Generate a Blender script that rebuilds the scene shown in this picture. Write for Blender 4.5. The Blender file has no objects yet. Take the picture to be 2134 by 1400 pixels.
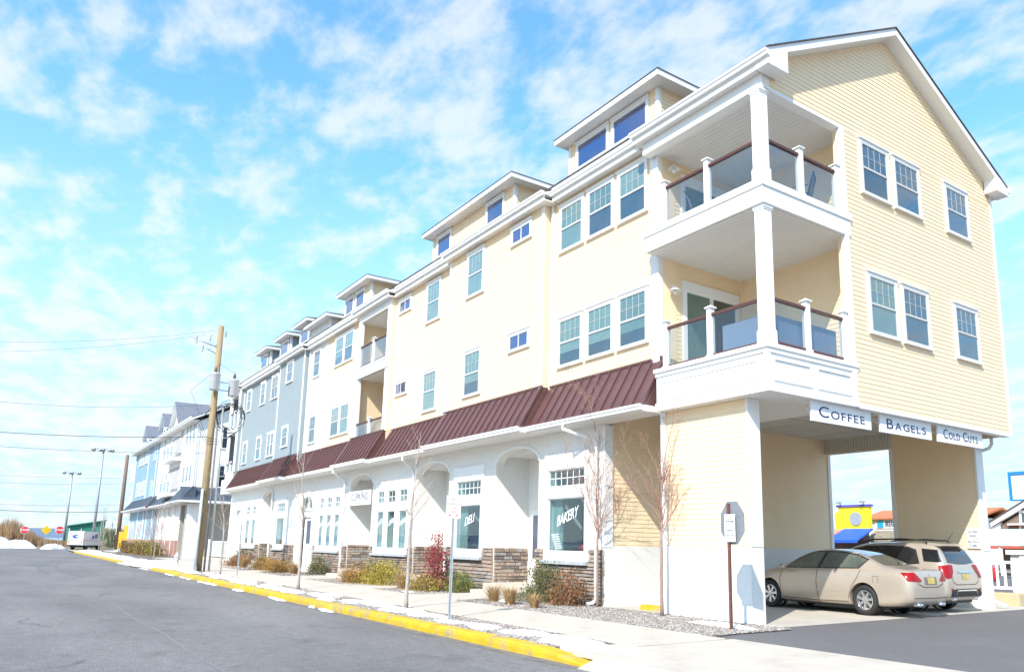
import bpy, bmesh, math, random
import numpy as np
from mathutils import Vector, Matrix
from mathutils.bvhtree import BVHTree
from mathutils import geometry as geo
rad = math.radians
random.seed(7)
S = bpy.context.scene
COL = S.collection

# ------------------------------------------------------------------ camera
CAM = bpy.data.cameras.new('camera'); cam = bpy.data.objects.new('camera', CAM); COL.objects.link(cam)
F_PX, YAW, PITCH, ROLL, CX, CY = 1608.815, -.9534011, .1845009, -.0154093, 1163.881, 833.672
fw = Vector((math.sin(YAW)*math.cos(PITCH), math.cos(YAW)*math.cos(PITCH), math.sin(PITCH)))
rt = Vector((math.cos(YAW), -math.sin(YAW), 0)); dn = fw.cross(rt)
rt2 = math.cos(ROLL)*rt+math.sin(ROLL)*dn; dn2 = -math.sin(ROLL)*rt+math.cos(ROLL)*dn
m3 = Matrix((rt2, -dn2, -fw)).transposed()
cam.matrix_world = Matrix.Translation((0, 0, 1.65)) @ m3.to_4x4()
CAM.sensor_width = 36; CAM.lens = F_PX/2134*36
CAM.shift_x = (1067-CX)/2134; CAM.shift_y = (CY-700)/2134
CAM.clip_start = .1; CAM.clip_end = 6000
S.camera = cam

# ------------------------------------------------------------------ light
SUN_TO = Vector((.58, -1, 1.04)).normalized()
W = bpy.data.worlds.new('World'); S.world = W; W.use_nodes = True
def build_world():
    nt = W.node_tree; N = nt.nodes; L = nt.links; N.clear()
    out = N.new('ShaderNodeOutputWorld'); bg = N.new('ShaderNodeBackground'); bg.inputs[1].default_value = .15
    sky = N.new('ShaderNodeTexSky'); sky.sky_type = 'NISHITA'; sky.sun_disc = False
    sky.sun_elevation = math.asin(SUN_TO.z); sky.sun_rotation = math.atan2(SUN_TO.x, SUN_TO.y)
    sky.altitude = 0; sky.air_density = 1.0; sky.dust_density = .6; sky.ozone_density = 2.0
    tint = N.new('ShaderNodeMix'); tint.data_type = 'RGBA'; tint.blend_type = 'MULTIPLY'; tint.inputs[0].default_value = 1
    tint.inputs[7].default_value = (.50, .78, .85, 1)
    L.new(sky.outputs[0], tint.inputs[6])
    tc = N.new('ShaderNodeTexCoord'); sep = N.new('ShaderNodeSeparateXYZ'); L.new(tc.outputs['Generated'], sep.inputs[0])
    zc = N.new('ShaderNodeMath'); zc.operation = 'MAXIMUM'; L.new(sep.outputs[2], zc.inputs[0]); zc.inputs[1].default_value = 0
    za = N.new('ShaderNodeMath'); za.operation = 'ADD'; L.new(zc.outputs[0], za.inputs[0]); za.inputs[1].default_value = .16
    dx = N.new('ShaderNodeMath'); dx.operation = 'DIVIDE'; L.new(sep.outputs[0], dx.inputs[0]); L.new(za.outputs[0], dx.inputs[1])
    dy = N.new('ShaderNodeMath'); dy.operation = 'DIVIDE'; L.new(sep.outputs[1], dy.inputs[0]); L.new(za.outputs[0], dy.inputs[1])
    cb = N.new('ShaderNodeCombineXYZ'); L.new(dx.outputs[0], cb.inputs[0]); L.new(dy.outputs[0], cb.inputs[1])
    mp = N.new('ShaderNodeMapping'); mp.inputs['Rotation'].default_value = (0, 0, rad(35)); mp.inputs['Scale'].default_value = (1.0, 1.5, 1)
    mp.inputs['Location'].default_value = (1.0, 6.2, 0); L.new(cb.outputs[0], mp.inputs[0])
    n1 = N.new('ShaderNodeTexNoise'); n1.inputs['Scale'].default_value = 6.0; n1.inputs['Detail'].default_value = 9; n1.inputs['Roughness'].default_value = .58; n1.inputs['Distortion'].default_value = .12
    L.new(mp.outputs[0], n1.inputs[0])
    n2 = N.new('ShaderNodeTexNoise'); n2.inputs['Scale'].default_value = .55; n2.inputs['Detail'].default_value = 3; L.new(mp.outputs[0], n2.inputs[0])
    ad = N.new('ShaderNodeMath'); ad.operation = 'MULTIPLY_ADD'; L.new(n2.outputs[0], ad.inputs[0]); ad.inputs[1].default_value = .55; L.new(n1.outputs[0], ad.inputs[2])
    mr = N.new('ShaderNodeMapRange'); mr.interpolation_type = 'SMOOTHSTEP'; L.new(ad.outputs[0], mr.inputs[0])
    mr.inputs[1].default_value = .65; mr.inputs[2].default_value = .95; mr.inputs[3].default_value = 0; mr.inputs[4].default_value = .66
    # cloud veil thickens towards the horizon
    hz = N.new('ShaderNodeMapRange'); hz.interpolation_type = 'SMOOTHSTEP'; L.new(sep.outputs[2], hz.inputs[0])
    hz.inputs[1].default_value = .0; hz.inputs[2].default_value = .52; hz.inputs[3].default_value = .93; hz.inputs[4].default_value = 0
    veil = N.new('ShaderNodeMix'); veil.data_type = 'RGBA'; L.new(hz.outputs[0], veil.inputs[0]); L.new(tint.outputs[2], veil.inputs[6]); veil.inputs[7].default_value = (1.46, 1.80, 2.04, 1)
    mix = N.new('ShaderNodeMix'); mix.data_type = 'RGBA'; L.new(mr.outputs[0], mix.inputs[0]); L.new(veil.outputs[2], mix.inputs[6])
    mix.inputs[7].default_value = (2.2, 2.2, 2.2, 1)
    L.new(mix.outputs[2], bg.inputs[0]); L.new(bg.outputs[0], out.inputs[0])
build_world()
sl = bpy.data.lights.new('sun', 'SUN'); sun = bpy.data.objects.new('sun', sl); COL.objects.link(sun)
sl.energy = 2.0; sl.angle = rad(.53); sl.color = (1, .925, .84)
sun.rotation_euler = SUN_TO.to_track_quat('Z', 'Y').to_euler(); sun.location = (10, -20, 40)
vs = S.view_settings; vs.view_transform = 'Standard'; vs.look = 'None'; vs.gamma = 1; vs.exposure = 1.71
try: vs.use_curve_mapping = False
except Exception: pass
S.render.engine = 'CYCLES'
S.cycles.max_bounces = 8; S.cycles.transparent_max_bounces = 16

# ------------------------------------------------------------------ materials
MATS = {}
def mat(name, col, rough=.6, var=.12, scale=3., bump=0., bscale=40., metal=0., coat=0., spec=.5, dirt=None, stretch=None):
    """Principled material: two noise octaves vary the base colour, one drives a fine bump."""
    if name in MATS: return MATS[name]
    m = bpy.data.materials.new(name); m.use_nodes = True; MATS[name] = m
    nt = m.node_tree; N = nt.nodes; L = nt.links; b = N['Principled BSDF']
    b.inputs['Roughness'].default_value = rough; b.inputs['Metallic'].default_value = metal
    b.inputs['Coat Weight'].default_value = coat; b.inputs['Coat Roughness'].default_value = .06
    b.inputs['Specular IOR Level'].default_value = spec
    tc = N.new('ShaderNodeTexCoord'); src = tc.outputs['Object']
    if stretch:
        mp = N.new('ShaderNodeMapping'); mp.inputs['Scale'].default_value = stretch; L.new(src, mp.inputs[0]); src = mp.outputs[0]
    no = N.new('ShaderNodeTexNoise'); no.inputs['Scale'].default_value = scale; no.inputs['Detail'].default_value = 6; no.inputs['Roughness'].default_value = .65
    L.new(src, no.inputs[0])
    rp = N.new('ShaderNodeValToRGB'); L.new(no.outputs[0], rp.inputs[0])
    c0 = tuple(max(0, c*(1-var)) for c in col); c1 = tuple(min(1, c*(1+var)) for c in col)
    rp.color_ramp.elements[0].position = .3; rp.color_ramp.elements[1].position = .7
    rp.color_ramp.elements[0].color = c0+(1,); rp.color_ramp.elements[1].color = c1+(1,)
    last = rp.outputs[0]
    if dirt:
        dcol, dscale, lo, hi, amt = dirt
        n3 = N.new('ShaderNodeTexNoise'); n3.inputs['Scale'].default_value = dscale; n3.inputs['Detail'].default_value = 8; n3.inputs['Roughness'].default_value = .7; L.new(src, n3.inputs[0])
        mr = N.new('ShaderNodeMapRange'); L.new(n3.outputs[0], mr.inputs[0]); mr.inputs[1].default_value = lo; mr.inputs[2].default_value = hi; mr.inputs[4].default_value = amt
        mx = N.new('ShaderNodeMix'); mx.data_type = 'RGBA'; L.new(mr.outputs[0], mx.inputs[0]); L.new(last, mx.inputs[6]); mx.inputs[7].default_value = tuple(dcol)+(1,); last = mx.outputs[2]
    L.new(last, b.inputs['Base Color'])
    if bump > 0:
        nb = N.new('ShaderNodeTexNoise'); nb.inputs['Scale'].default_value = bscale; nb.inputs['Detail'].default_value = 4; L.new(src, nb.inputs[0])
        bp = N.new('ShaderNodeBump'); bp.inputs['Strength'].default_value = bump; bp.inputs['Distance'].default_value = .02; L.new(nb.outputs[0], bp.inputs['Height']); L.new(bp.outputs[0], b.inputs['Normal'])
    return m
def glass(name, tint=(.8, .92, .95), refl=.12, rough=.02):
    if name in MATS: return MATS[name]
    m = bpy.data.materials.new(name); m.use_nodes = True; MATS[name] = m
    nt = m.node_tree; N = nt.nodes; L = nt.links; N.clear()
    out = N.new('ShaderNodeOutputMaterial'); tr = N.new('ShaderNodeBsdfTransparent'); gl = N.new('ShaderNodeBsdfGlossy'); mix = N.new('ShaderNodeMixShader')
    tr.inputs[0].default_value = tint+(1,); gl.inputs['Roughness'].default_value = rough; gl.inputs[0].default_value = (.9, .95, 1, 1)
    lw_ = N.new('ShaderNodeLayerWeight'); lw_.inputs[0].default_value = .5; fr = N.new('ShaderNodeMath'); fr.operation = 'POWER'; L.new(lw_.outputs['Facing'], fr.inputs[0]); fr.inputs[1].default_value = 4.; ad = N.new('ShaderNodeMath'); ad.operation = 'ADD'; ad.use_clamp = True
    nz = N.new('ShaderNodeTexNoise'); nz.inputs['Scale'].default_value = 1.3; bp = N.new('ShaderNodeBump'); bp.inputs['Strength'].default_value = .03; bp.inputs['Distance'].default_value = .05
    tc = N.new('ShaderNodeTexCoord'); L.new(tc.outputs['Object'], nz.inputs[0]); L.new(nz.outputs[0], bp.inputs['Height']); L.new(bp.outputs[0], gl.inputs['Normal'])
    L.new(fr.outputs[0], ad.inputs[0]); ad.inputs[1].default_value = refl
    L.new(ad.outputs[0], mix.inputs[0]); L.new(tr.outputs[0], mix.inputs[1]); L.new(gl.outputs[0], mix.inputs[2]); L.new(mix.outputs[0], out.inputs[0])
    return m
CREAM = mat('cream_siding', (.88, .692, .46), .55, .035, 1.5, .05, 120)
CREAMW = mat('white_siding', (.80, .79, .76), .55, .03, 1.5)
GRAYS = mat('gray_siding', (.29, .345, .365), .55, .05, 1.5)
BLUES = mat('blue_siding', (.23, .37, .48), .55, .06, 1.5)
TAUPE = mat('taupe_siding', (.42, .40, .36), .6, .05, 1.5)
WHITE = mat('white_trim', (.82, .82, .81), .42, .025, 2.)
VINYL = mat('white_soffit', (.74, .73, .70), .55, .03, 3.)
STUCCO = mat('stucco', (.79, .775, .74), .9, .04, 6, .5, 90, dirt=((.60, .56, .50), 1.1, .58, .85, .25))
BROWN = mat('brown_metal', (.118, .058, .056), .42, .2, 1.2, spec=.45, dirt=((.19, .12, .115), 1.6, .5, .8, .5))
SLATE = mat('slate_metal', (.075, .095, .125), .4, .12, 2.)
SHINGLE = mat('shingles', (.085, .078, .072), .95, .45, 9, .6, 25)
SHINGLEB = mat('blue_shingles', (.16, .175, .21), .95, .4, 9, .6, 25)
STONES = [mat('stone_tan', (.37, .295, .235), .95, .25, 7, .8, 30), mat('stone_brown', (.25, .195, .155), .95, .28, 7, .8, 30), mat('stone_grey', (.30, .285, .27), .95, .25, 7, .8, 30), mat('stone_rose', (.37, .27, .215), .95, .25, 7, .8, 30), mat('stone_dark', (.17, .14, .12), .95, .28, 7, .8, 30)]
MORTAR = mat('mortar', (.16, .13, .11), .95, .2, 8)
SILL = mat('cast_stone', (.40, .43, .45), .85, .1, 6, .3, 60)
BRICKR = mat('red_brick', (.42, .24, .20), .9, .3, 5, .5, 25)
CONC = mat('concrete', (.50, .445, .375), .9, .10, 1.2, .25, 60, dirt=((.27, .23, .18), .9, .5, .78, .55))
CONCF = mat('concrete_slab', (.47, .43, .37), .9, .10, .8, .25, 60, dirt=((.35, .32, .27), .5, .5, .8, .5))
ASPH = None
YELLOW = mat('yellow_kerb_paint', (.56, .37, .012), .75, .22, 3, .45, 50, dirt=((.33, .27, .18), 2.6, .50, .60, .8))
SNOW = mat('snow', (.86, .88, .90), .8, .05, 4, .5, 18, dirt=((.62, .60, .57), 2.2, .6, .8, .35))
GRAVELB = mat('gravel_base', (.15, .13, .115), .95, .5, 45, .8, 60)
PEB = [mat('pebble_a', (.25, .225, .20), .9, .2, 5), mat('pebble_b', (.20, .155, .125), .9, .2, 5), mat('pebble_c', (.40, .375, .35), .9, .15, 5), mat('pebble_d', (.12, .115, .115), .9, .2, 5)]
GALV = mat('galvanised', (.45, .48, .50), .4, .12, 8, metal=.7)
BARK = mat('bark', (.30, .22, .185), .9, .3, 14, .6, 40, stretch=(4, 4, 1))
TWIG = mat('twig', (.38, .23, .18), .85, .25, 9)
TWIGG = mat('pale_twig', (.40, .33, .29), .85, .25, 9)
WOODP = mat('pole_wood', (.33, .25, .145), .85, .25, 3, .5, 20, stretch=(8, 8, .6))
WOODO = mat('old_pole_wood', (.20, .14, .11), .9, .3, 3, .5, 20, stretch=(8, 8, .6))
BLACK = mat('black_rubber', (.018, .018, .02), .7, .2, 8)
DARK = mat('dark_interior', (.035, .037, .042), .8, .2, 2)
ROOM = mat('shop_interior', (.085, .10, .14), .8, .25, 1.5)
BLIND = mat('blind', (.35, .40, .375), .6, .12, 2)
BLINDS = [BLIND, mat('blind_grey', (.27, .32, .31), .6, .15, 2), mat('blind_pale', (.43, .46, .42), .6, .12, 2)]
SASH = mat('window_sash', (.56, .555, .53), .5, .06, 3)
BLINDD = mat('dark_blind', (.085, .10, .145), .6, .25, 2)
SKYL = mat('light_blue_backing', (.26, .33, .43), .5, .15, 1)  # plain light blue backing behind the small slider panes
SKYB = mat('sky_reflection_blue', (.15, .19, .34), .5, .1, 1)  # opaque backing behind dormer glass, sky reflection put into its blue
CURT = mat('curtain', (.27, .335, .32), .8, .1, 3, stretch=(8, 8, .3))
GLASS = glass('window_glass', (.82, .90, .89), .08)
GLASSB = glass('dormer_glass', (.55, .60, .80), .16)
SHOPG = glass('shop_glass', (.80, .90, .91), .07)
RAILG = glass('railing_glass', (.80, .84, .86), .05)
CARG = mat('car_glass', (.10, .12, .105), .04, .35, 1.6, coat=1.)
CARGD = mat('dark_car_glass', (.012, .014, .016), .04, .2, 2, coat=1.)
RAILB = mat('rail_brown', (.10, .038, .03), .4, .1, 4)
RED = mat('sign_red', (.62, .03, .035), .45, .05, 4)
SIGNW = mat('sign_white', (.80, .81, .82), .45, .03, 4)
NAVY = mat('letter_navy', (.025, .035, .11), .5, .05, 4)
LETW = mat('letter_white', (.85, .86, .86), .5, .03, 4)
STEELG = mat('sign_back', (.20, .22, .245), .5, .1, 4)
RUST = mat('rust_post', (.15, .065, .045), .75, .3, 12, .3, 40)

# ------------------------------------------------------------------ mesh helpers
class MB:
    def __init__(s): s.v = []; s.f = []; s.mi = []; s.cur = 0
    def add(s, vs_, fs):
        o = len(s.v); s.v += [tuple(p) for p in vs_]
        for f in fs: s.f.append(tuple(i+o for i in f)); s.mi.append(s.cur)
        return s
    def box(s, x0, x1, y0, y1, z0, z1):
        x0, x1 = min(x0, x1), max(x0, x1); y0, y1 = min(y0, y1), max(y0, y1); z0, z1 = min(z0, z1), max(z0, z1)
        return s.add([(x0, y0, z0), (x1, y0, z0), (x1, y1, z0), (x0, y1, z0), (x0, y0, z1), (x1, y0, z1), (x1, y1, z1), (x0, y1, z1)],
                     [(0, 3, 2, 1), (4, 5, 6, 7), (0, 1, 5, 4), (1, 2, 6, 5), (2, 3, 7, 6), (3, 0, 4, 7)])
    def prism(s, poly, axis, a, b):
        """poly: 2-D points in the two other axes (order x,y,z without axis), extruded from a to b"""
        n = len(poly)
        def P(p, t):
            return (t, p[0], p[1]) if axis == 0 else ((p[0], t, p[1]) if axis == 1 else (p[0], p[1], t))
        return s.add([P(p, a) for p in poly]+[P(p, b) for p in poly],
                     [tuple(range(n)), tuple(range(2*n-1, n-1, -1))]+[(i, i+n, (i+1) % n+n, (i+1) % n) for i in range(n)])
    def tube(s, pts, r, n=8, cap=True):
        pts = [Vector(p) for p in pts]; rs = r if isinstance(r, (list, tuple)) else [r]*len(pts)
        rings = []; up = None
        for i, p in enumerate(pts):
            d = (pts[min(i+1, len(pts)-1)]-pts[max(i-1, 0)])
            if d.length < 1e-9: d = Vector((0, 0, 1))
            d.normalize()
            if up is None:
                up = Vector((0, 0, 1)) if abs(d.z) < .9 else Vector((1, 0, 0))
            a = d.cross(up).normalized(); b = a.cross(d).normalized(); up = b
            rings.append([p+(a*math.cos(2*math.pi*k/n)+b*math.sin(2*math.pi*k/n))*rs[i] for k in range(n)])
        fs = []
        for i in range(len(rings)-1):
            for k in range(n): fs.append((i*n+k, i*n+(k+1) % n, (i+1)*n+(k+1) % n, (i+1)*n+k))
        if cap: fs += [tuple(range(n-1, -1, -1)), tuple(range((len(rings)-1)*n, len(rings)*n))]
        return s.add([q for g in rings for q in g], fs)
    def lathe(s, prof, c=(0, 0, 0), axis='z', n=20, cap=True):
        """prof: (radius, height) list"""
        vs_ = []
        for r, h in prof:
            for k in range(n):
                a = 2*math.pi*k/n; x, y = r*math.cos(a), r*math.sin(a)
                vs_.append((c[0]+x, c[1]+y, c[2]+h) if axis == 'z' else ((c[0]+x, c[1]+h, c[2]+y) if axis == 'y' else (c[0]+h, c[1]+x, c[2]+y)))
        fs = [(i*n+k, i*n+(k+1) % n, (i+1)*n+(k+1) % n, (i+1)*n+k) for i in range(len(prof)-1) for k in range(n)]
        if cap: fs += [tuple(range(n)), tuple(range((len(prof)-1)*n, len(prof)*n))]
        return s.add(vs_, fs)
    def mesh(s, name, mats, smooth=False, recalc=True):
        me = bpy.data.meshes.new(name); me.from_pydata(s.v, [], s.f)
        for m in (mats if isinstance(mats, (list, tuple)) else [mats]): me.materials.append(m)
        if isinstance(mats, (list, tuple)): me.polygons.foreach_set('material_index', s.mi)
        if recalc:
            bm = bmesh.new(); bm.from_mesh(me); bmesh.ops.recalc_face_normals(bm, faces=bm.faces); bm.to_mesh(me); bm.free()
        if smooth: me.polygons.foreach_set('use_smooth', [True]*len(me.polygons))
        me.update(); return me
    def build(s, name, mats, parent=None, smooth=False, recalc=True):
        return obj(name, s.mesh(name, mats, smooth, recalc), parent)
def obj(name, me, parent=None, loc=None, rz=0):
    """link mesh; world-coordinate meshes under a thing are shifted back by the thing's base"""
    o = bpy.data.objects.new(name, me); COL.objects.link(o)
    if parent is not None:
        o.parent = parent
        base = Vector(parent.get('_b', (0, 0, 0)))
        o.location = (Vector(loc) if loc is not None else Vector((0, 0, 0)))-base
        wb = Vector(parent.get('_w', (0, 0, 0)))
    elif loc is not None: o.location = loc
    o.rotation_euler[2] = rz
    return o
def tag(o, label, cat, group=None):
    o['label'] = label; o['category'] = cat
    if group: o['group'] = group
    return o
def thing(name, label, cat, loc=(0, 0, 0), group=None, rz=0, world=False):
    o = bpy.data.objects.new(name, None); COL.objects.link(o); o.location = loc; o.empty_display_size = .2; o.rotation_euler[2] = rz
    if world: o['_b'] = tuple(loc)       # children carry world coordinates
    return tag(o, label, cat, group)
def struct(o): o['kind'] = 'structure'; return o
def stuff(o): o['kind'] = 'stuff'; return o
def kids(o): return [c for c in bpy.data.objects if c.parent is o]
CHILD = {}
def copy_tree(o, parent=None):
    c = o.copy(); COL.objects.link(c); c.parent = parent
    for ch in list(o.children): copy_tree(ch, c)
    return c
def text_mesh(txt, size, depth=.006, facing='-y', shear=0, smallcaps=False, align='CENTER', space=1., bold=0.):
    """lettering as solid mesh, centred on the origin"""
    cu = bpy.data.curves.new('t', 'FONT'); cu.body = txt; cu.size = size; cu.align_x = align; cu.align_y = 'CENTER'; cu.extrude = depth/2; cu.shear = shear; cu.space_character = space; cu.offset = bold
    if smallcaps:
        cu.body = txt.upper(); cu.small_caps_scale = .72
        for i, ch in enumerate(txt):
            if ch.islower(): cu.body_format[i].use_small_caps = True
        cu.body = cu.body.lower() if False else cu.body
    o = bpy.data.objects.new('t', cu); COL.objects.link(o)
    dg = bpy.context.evaluated_depsgraph_get()
    me = bpy.data.meshes.new_from_object(o.evaluated_get(dg)); bpy.data.objects.remove(o); bpy.data.curves.remove(cu)
    Mx = Matrix.Rotation(rad(90), 4, 'X')
    if facing == '+x': Mx = Matrix.Rotation(rad(90), 4, 'Z') @ Mx
    me.transform(Mx); return me
def text(name, txt, size, m, parent, loc, facing='-y', **k):
    me = text_mesh(txt, size, facing=facing, **k); me.materials.clear(); me.materials.append(m)
    return obj(name, me, parent, loc)

# ------------------------------------------------------------------ ground
def asphalt():
    m = bpy.data.materials.new('asphalt'); m.use_nodes = True; nt = m.node_tree; N = nt.nodes; L = nt.links; b = N['Principled BSDF']
    b.inputs['Roughness'].default_value = .88
    tc = N.new('ShaderNodeTexCoord')
    def noise(sc, det, rough=.6, st=None):
        n = N.new('ShaderNodeTexNoise'); n.inputs['Scale'].default_value = sc; n.inputs['Detail'].default_value = det; n.inputs['Roughness'].default_value = rough
        if st:
            mp = N.new('ShaderNodeMapping'); mp.inputs['Scale'].default_value = st; L.new(tc.outputs['Object'], mp.inputs[0]); L.new(mp.outputs[0], n.inputs[0])
        else: L.new(tc.outputs['Object'], n.inputs[0])
        return n.outputs[0]
    fine = noise(38, 5, .85); big = noise(.35, 5, .6, (.35, 1, 1)); mid = noise(6, 5)
    r = N.new('ShaderNodeValToRGB'); L.new(fine, r.inputs[0]); e = r.color_ramp.elements
    e[0].position = .36; e[0].color = (.068, .065, .066, 1); e[1].position = .64; e[1].color = (.275, .26, .255, 1)
    m1 = N.new('ShaderNodeMix'); m1.data_type = 'RGBA'; m1.blend_type = 'MULTIPLY'; m1.inputs[0].default_value = 1; L.new(r.outputs[0], m1.inputs[6])
    r2 = N.new('ShaderNodeValToRGB'); L.new(big, r2.inputs[0]); e = r2.color_ramp.elements; e[0].position = .3; e[0].color = (.72, .72, .73, 1); e[1].position = .7; e[1].color = (1.16, 1.16, 1.15, 1)
    L.new(r2.outputs[0], m1.inputs[7])
    m2 = N.new('ShaderNodeMix'); m2.data_type = 'RGBA'; m2.blend_type = 'MULTIPLY'; m2.inputs[0].default_value = .6; L.new(m1.outputs[2], m2.inputs[6]); L.new(mid, m2.inputs[7])
    m3_ = N.new('ShaderNodeMix'); m3_.data_type = 'RGBA'; m3_.blend_type = 'MULTIPLY'; m3_.inputs[0].default_value = 1; L.new(m2.outputs[2], m3_.inputs[6]); m3_.inputs[7].default_value = (1.45, 1.45, 1.45, 1)
    st = noise(.8, 7, .7); mrs = N.new('ShaderNodeMapRange'); L.new(st, mrs.inputs[0]); mrs.inputs[1].default_value = .56; mrs.inputs[2].default_value = .70; mrs.inputs[4].default_value = .45
    m4 = N.new('ShaderNodeMix'); m4.data_type = 'RGBA'; L.new(mrs.outputs[0], m4.inputs[0]); L.new(m3_.outputs[2], m4.inputs[6]); m4.inputs[7].default_value = (.06, .058, .058, 1)
    L.new(m4.outputs[2], b.inputs['Base Color'])
    bp = N.new('ShaderNodeBump'); bp.inputs['Strength'].default_value = .55; bp.inputs['Distance'].default_value = .012; L.new(fine, bp.inputs['Height']); L.new(bp.outputs[0], b.inputs['Normal'])
    return m
ASPH = asphalt()
ASPHN = mat('new_asphalt', (.132, .124, .123), .9, .3, 45, .5, 80, dirt=((.19, .19, .19), .6, .5, .8, .4))
SOIL = mat('dry_ground', (.22, .18, .13), .95, .3, .4, .5, 6)

def sheet(name, poly, z, m, parent=None):
    me = MB(); me.add([(x, y, z) for x, y in poly], [tuple(range(len(poly)))]); o = me.build(name, m, parent)
    for p in o.data.polygons:
        if p.normal.z < 0: o.data.flip_normals(); break
    return o
struct(sheet('ground', [(-3000, -3000), (3000, -3000), (3000, 3000), (-3000, 3000)], -.05, SOIL))
struct(sheet('road', [(-135, -9), (60, -9), (60, 6.82), (-9.2, 6.82), (-112, 6.82), (-113, 40), (-135, 40)], 0, ASPH))
struct(sheet('side_road', [(-135.2, -140), (-122, -140), (-122, -8.8), (-135.2, -8.8)], -.004, ASPH))
struct(sheet('parking_lot', [(-10.38, 10.35), (60, 10.35), (60, 60), (-40, 60), (-40, 30), (-11.4, 30), (-11.3, 24)], .098, ASPHN))
struct(sheet('lot_drive', [(-112, 6.9), (-46, 6.9), (-46, 40), (-112, 40)], .09, CONCF))
slab = struct(MB().box(-16.2, -10.36, 12.5, 24.2, -.04, .10).build('carport_slab', CONCF))
# faint joint and tyre scuffs on the road
JOINT = mat('joint_line', (.19, .19, .19), .9, .25, 8)
SCUFF = mat('tyre_scuff', (.135, .135, .14), .85, .25, 10)
def strip(name, pts, w, z, m):
    b = MB(); n = len(pts); L_ = []
    for i, p in enumerate(pts):
        a = Vector(pts[max(i-1, 0)]); c = Vector(pts[min(i+1, n-1)]); d = (c-a).normalized(); nn = Vector((-d.y, d.x)); ww = w*(.75+.5*random.random())
        q = Vector(p); L_ += [(*(q+nn*ww/2), z), (*(q-nn*ww/2), z)]
    b.add(L_, [(2*i, 2*i+1, 2*i+3, 2*i+2) for i in range(n-1)]); o = b.build(name, m, recalc=False)
    if o.data.polygons[0].normal.z < 0: o.data.flip_normals()
    return struct(o)
strip('road_joint', [(-x, 2.54+.03*math.sin(x*.9)+(.0 if x < 30 else -(x-30)*.03)) for x in np.arange(4, 44, .8)], .035, .004, JOINT)
strip('tyre_mark', [(-48+16*math.cos(t), 4.3-2.4*math.sin(t)) for t in np.linspace(1.2, 2.75, 26)], .16, .0055, SCUFF)
strip('tyre_mark', [(-48+16.4*math.cos(t), 5.3-2.6*math.sin(t)) for t in np.linspace(1.0, 2.75, 26)], .14, .007, SCUFF)
GRIME = mat('gutter_grime', (.17, .155, .135), .95, .35, 5, dirt=((.10, .09, .08), 1.5, .5, .7, .7))
strip('gutter_grime', [(-x, 6.60+.03*math.sin(x*1.7)) for x in np.arange(8.8, 46, .5)], .20, .0035, GRIME)
CRACK = mat('crack', (.06, .06, .06), .95, .2, 8)
rg = random.Random(11)
for k in range(9):
    x = -rg.uniform(9, 34); y = rg.uniform(-2.5, 5.8); a = rg.uniform(-.5, .5)+(1.57 if k % 3 == 0 else 0); pts_ = []
    for i in range(rg.randrange(8, 20)): pts_.append((x, y)); x += math.cos(a)*.22; y += math.sin(a)*.22; a += rg.uniform(-.55, .55)*.8
    strip('road_crack', pts_, .014, .0100+.0008*k, CRACK)
# sidewalk of separate concrete slabs
walk = struct(sheet('sidewalk', [(-112, 8.15), (-9.29, 8.15), (-9.29, 6.94), (60, 6.94), (60, 10.3), (-112, 10.15)], .115, MORTAR))
def slab_mesh(w, d):
    b = MB(); e = .012; x0, x1, y0, y1 = 0, w, 0, d
    b.add([(x0, y0, 0), (x1, y0, 0), (x1, y1, 0), (x0, y1, 0), (x0, y0, .04), (x1, y0, .04), (x1, y1, .04), (x0, y1, .04), (x0+e, y0+e, .05), (x1-e, y0+e, .05), (x1-e, y1-e, .05), (x0+e, y1-e, .05)],
          [(0, 1, 5, 4), (1, 2, 6, 5), (2, 3, 7, 6), (3, 0, 4, 7), (4, 5, 9, 8), (5, 6, 10, 9), (6, 7, 11, 10), (7, 4, 8, 11), (8, 9, 10, 11)])
    return b.mesh('paving_slab', CONC)
SM = slab_mesh(1.79, 1.96); x = -9.3
while x > -60:
    obj('paving_slab', SM, walk, (x-1.8, 8.16, .10)); x -= 1.8
SM2 = slab_mesh(2.19, 3.35)
x = -9.28
for i in range(16): obj('paving_slab', SM2, walk, (x, 6.92, .085+.0*i)); x += 2.2
struct(MB().prism([(6.60, -.06), (6.60, .006), (6.95, .128), (6.95, -.06)], 0, -8.75, 60).build('apron', CONC))
struct(MB().prism([(6.5, -.06), (6.5, .006), (6.95, .10), (6.95, -.06)], 0, -59.2, -45.8).build('apron', CONC))
struct(MB().box(-9.75, -9.27, 6.97, 8.17, 0, .125).build('apron', CONC))

# kerb with a curved, sinking end
def kerb(name, pts, label_h):
    b = MB(); n = len(pts); prof = [(0, -.05), (0, .55), (.012, .9), (.035, 1), (.26, 1), (.26, -.05)]
    for i in range(n):
        p = Vector(pts[i][:2]); h = pts[i][2]; a = Vector(pts[max(i-1, 0)][:2]); c = Vector(pts[min(i+1, n-1)][:2]); d = (c-a).normalized(); nn = Vector((d.y, -d.x))
        if nn.y < 0 and abs(nn.y) > abs(nn.x): nn = -nn
        jit = [random.uniform(-.006, .006) for _ in prof]
        b.v += [(p.x+nn.x*u, p.y+nn.y*u, max(v*h, -.04)+(jit[k] if 0 < k < 4 else 0)) for k, (u, v) in enumerate(prof)]
    m = len(prof)
    for i in range(n-1):
        for k in range(m-1): b.f.append((i*m+k, i*m+k+1, (i+1)*m+k+1, (i+1)*m+k)); b.mi.append(0)
    b.f.append(tuple(range(m))); b.mi.append(0); b.f.append(tuple(range((n-1)*m, n*m))); b.mi.append(0)
    return struct(b.build(name, YELLOW))
kp = [(-x, 6.70, .155) for x in np.arange(46, 10.6, -.45)]
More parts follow.
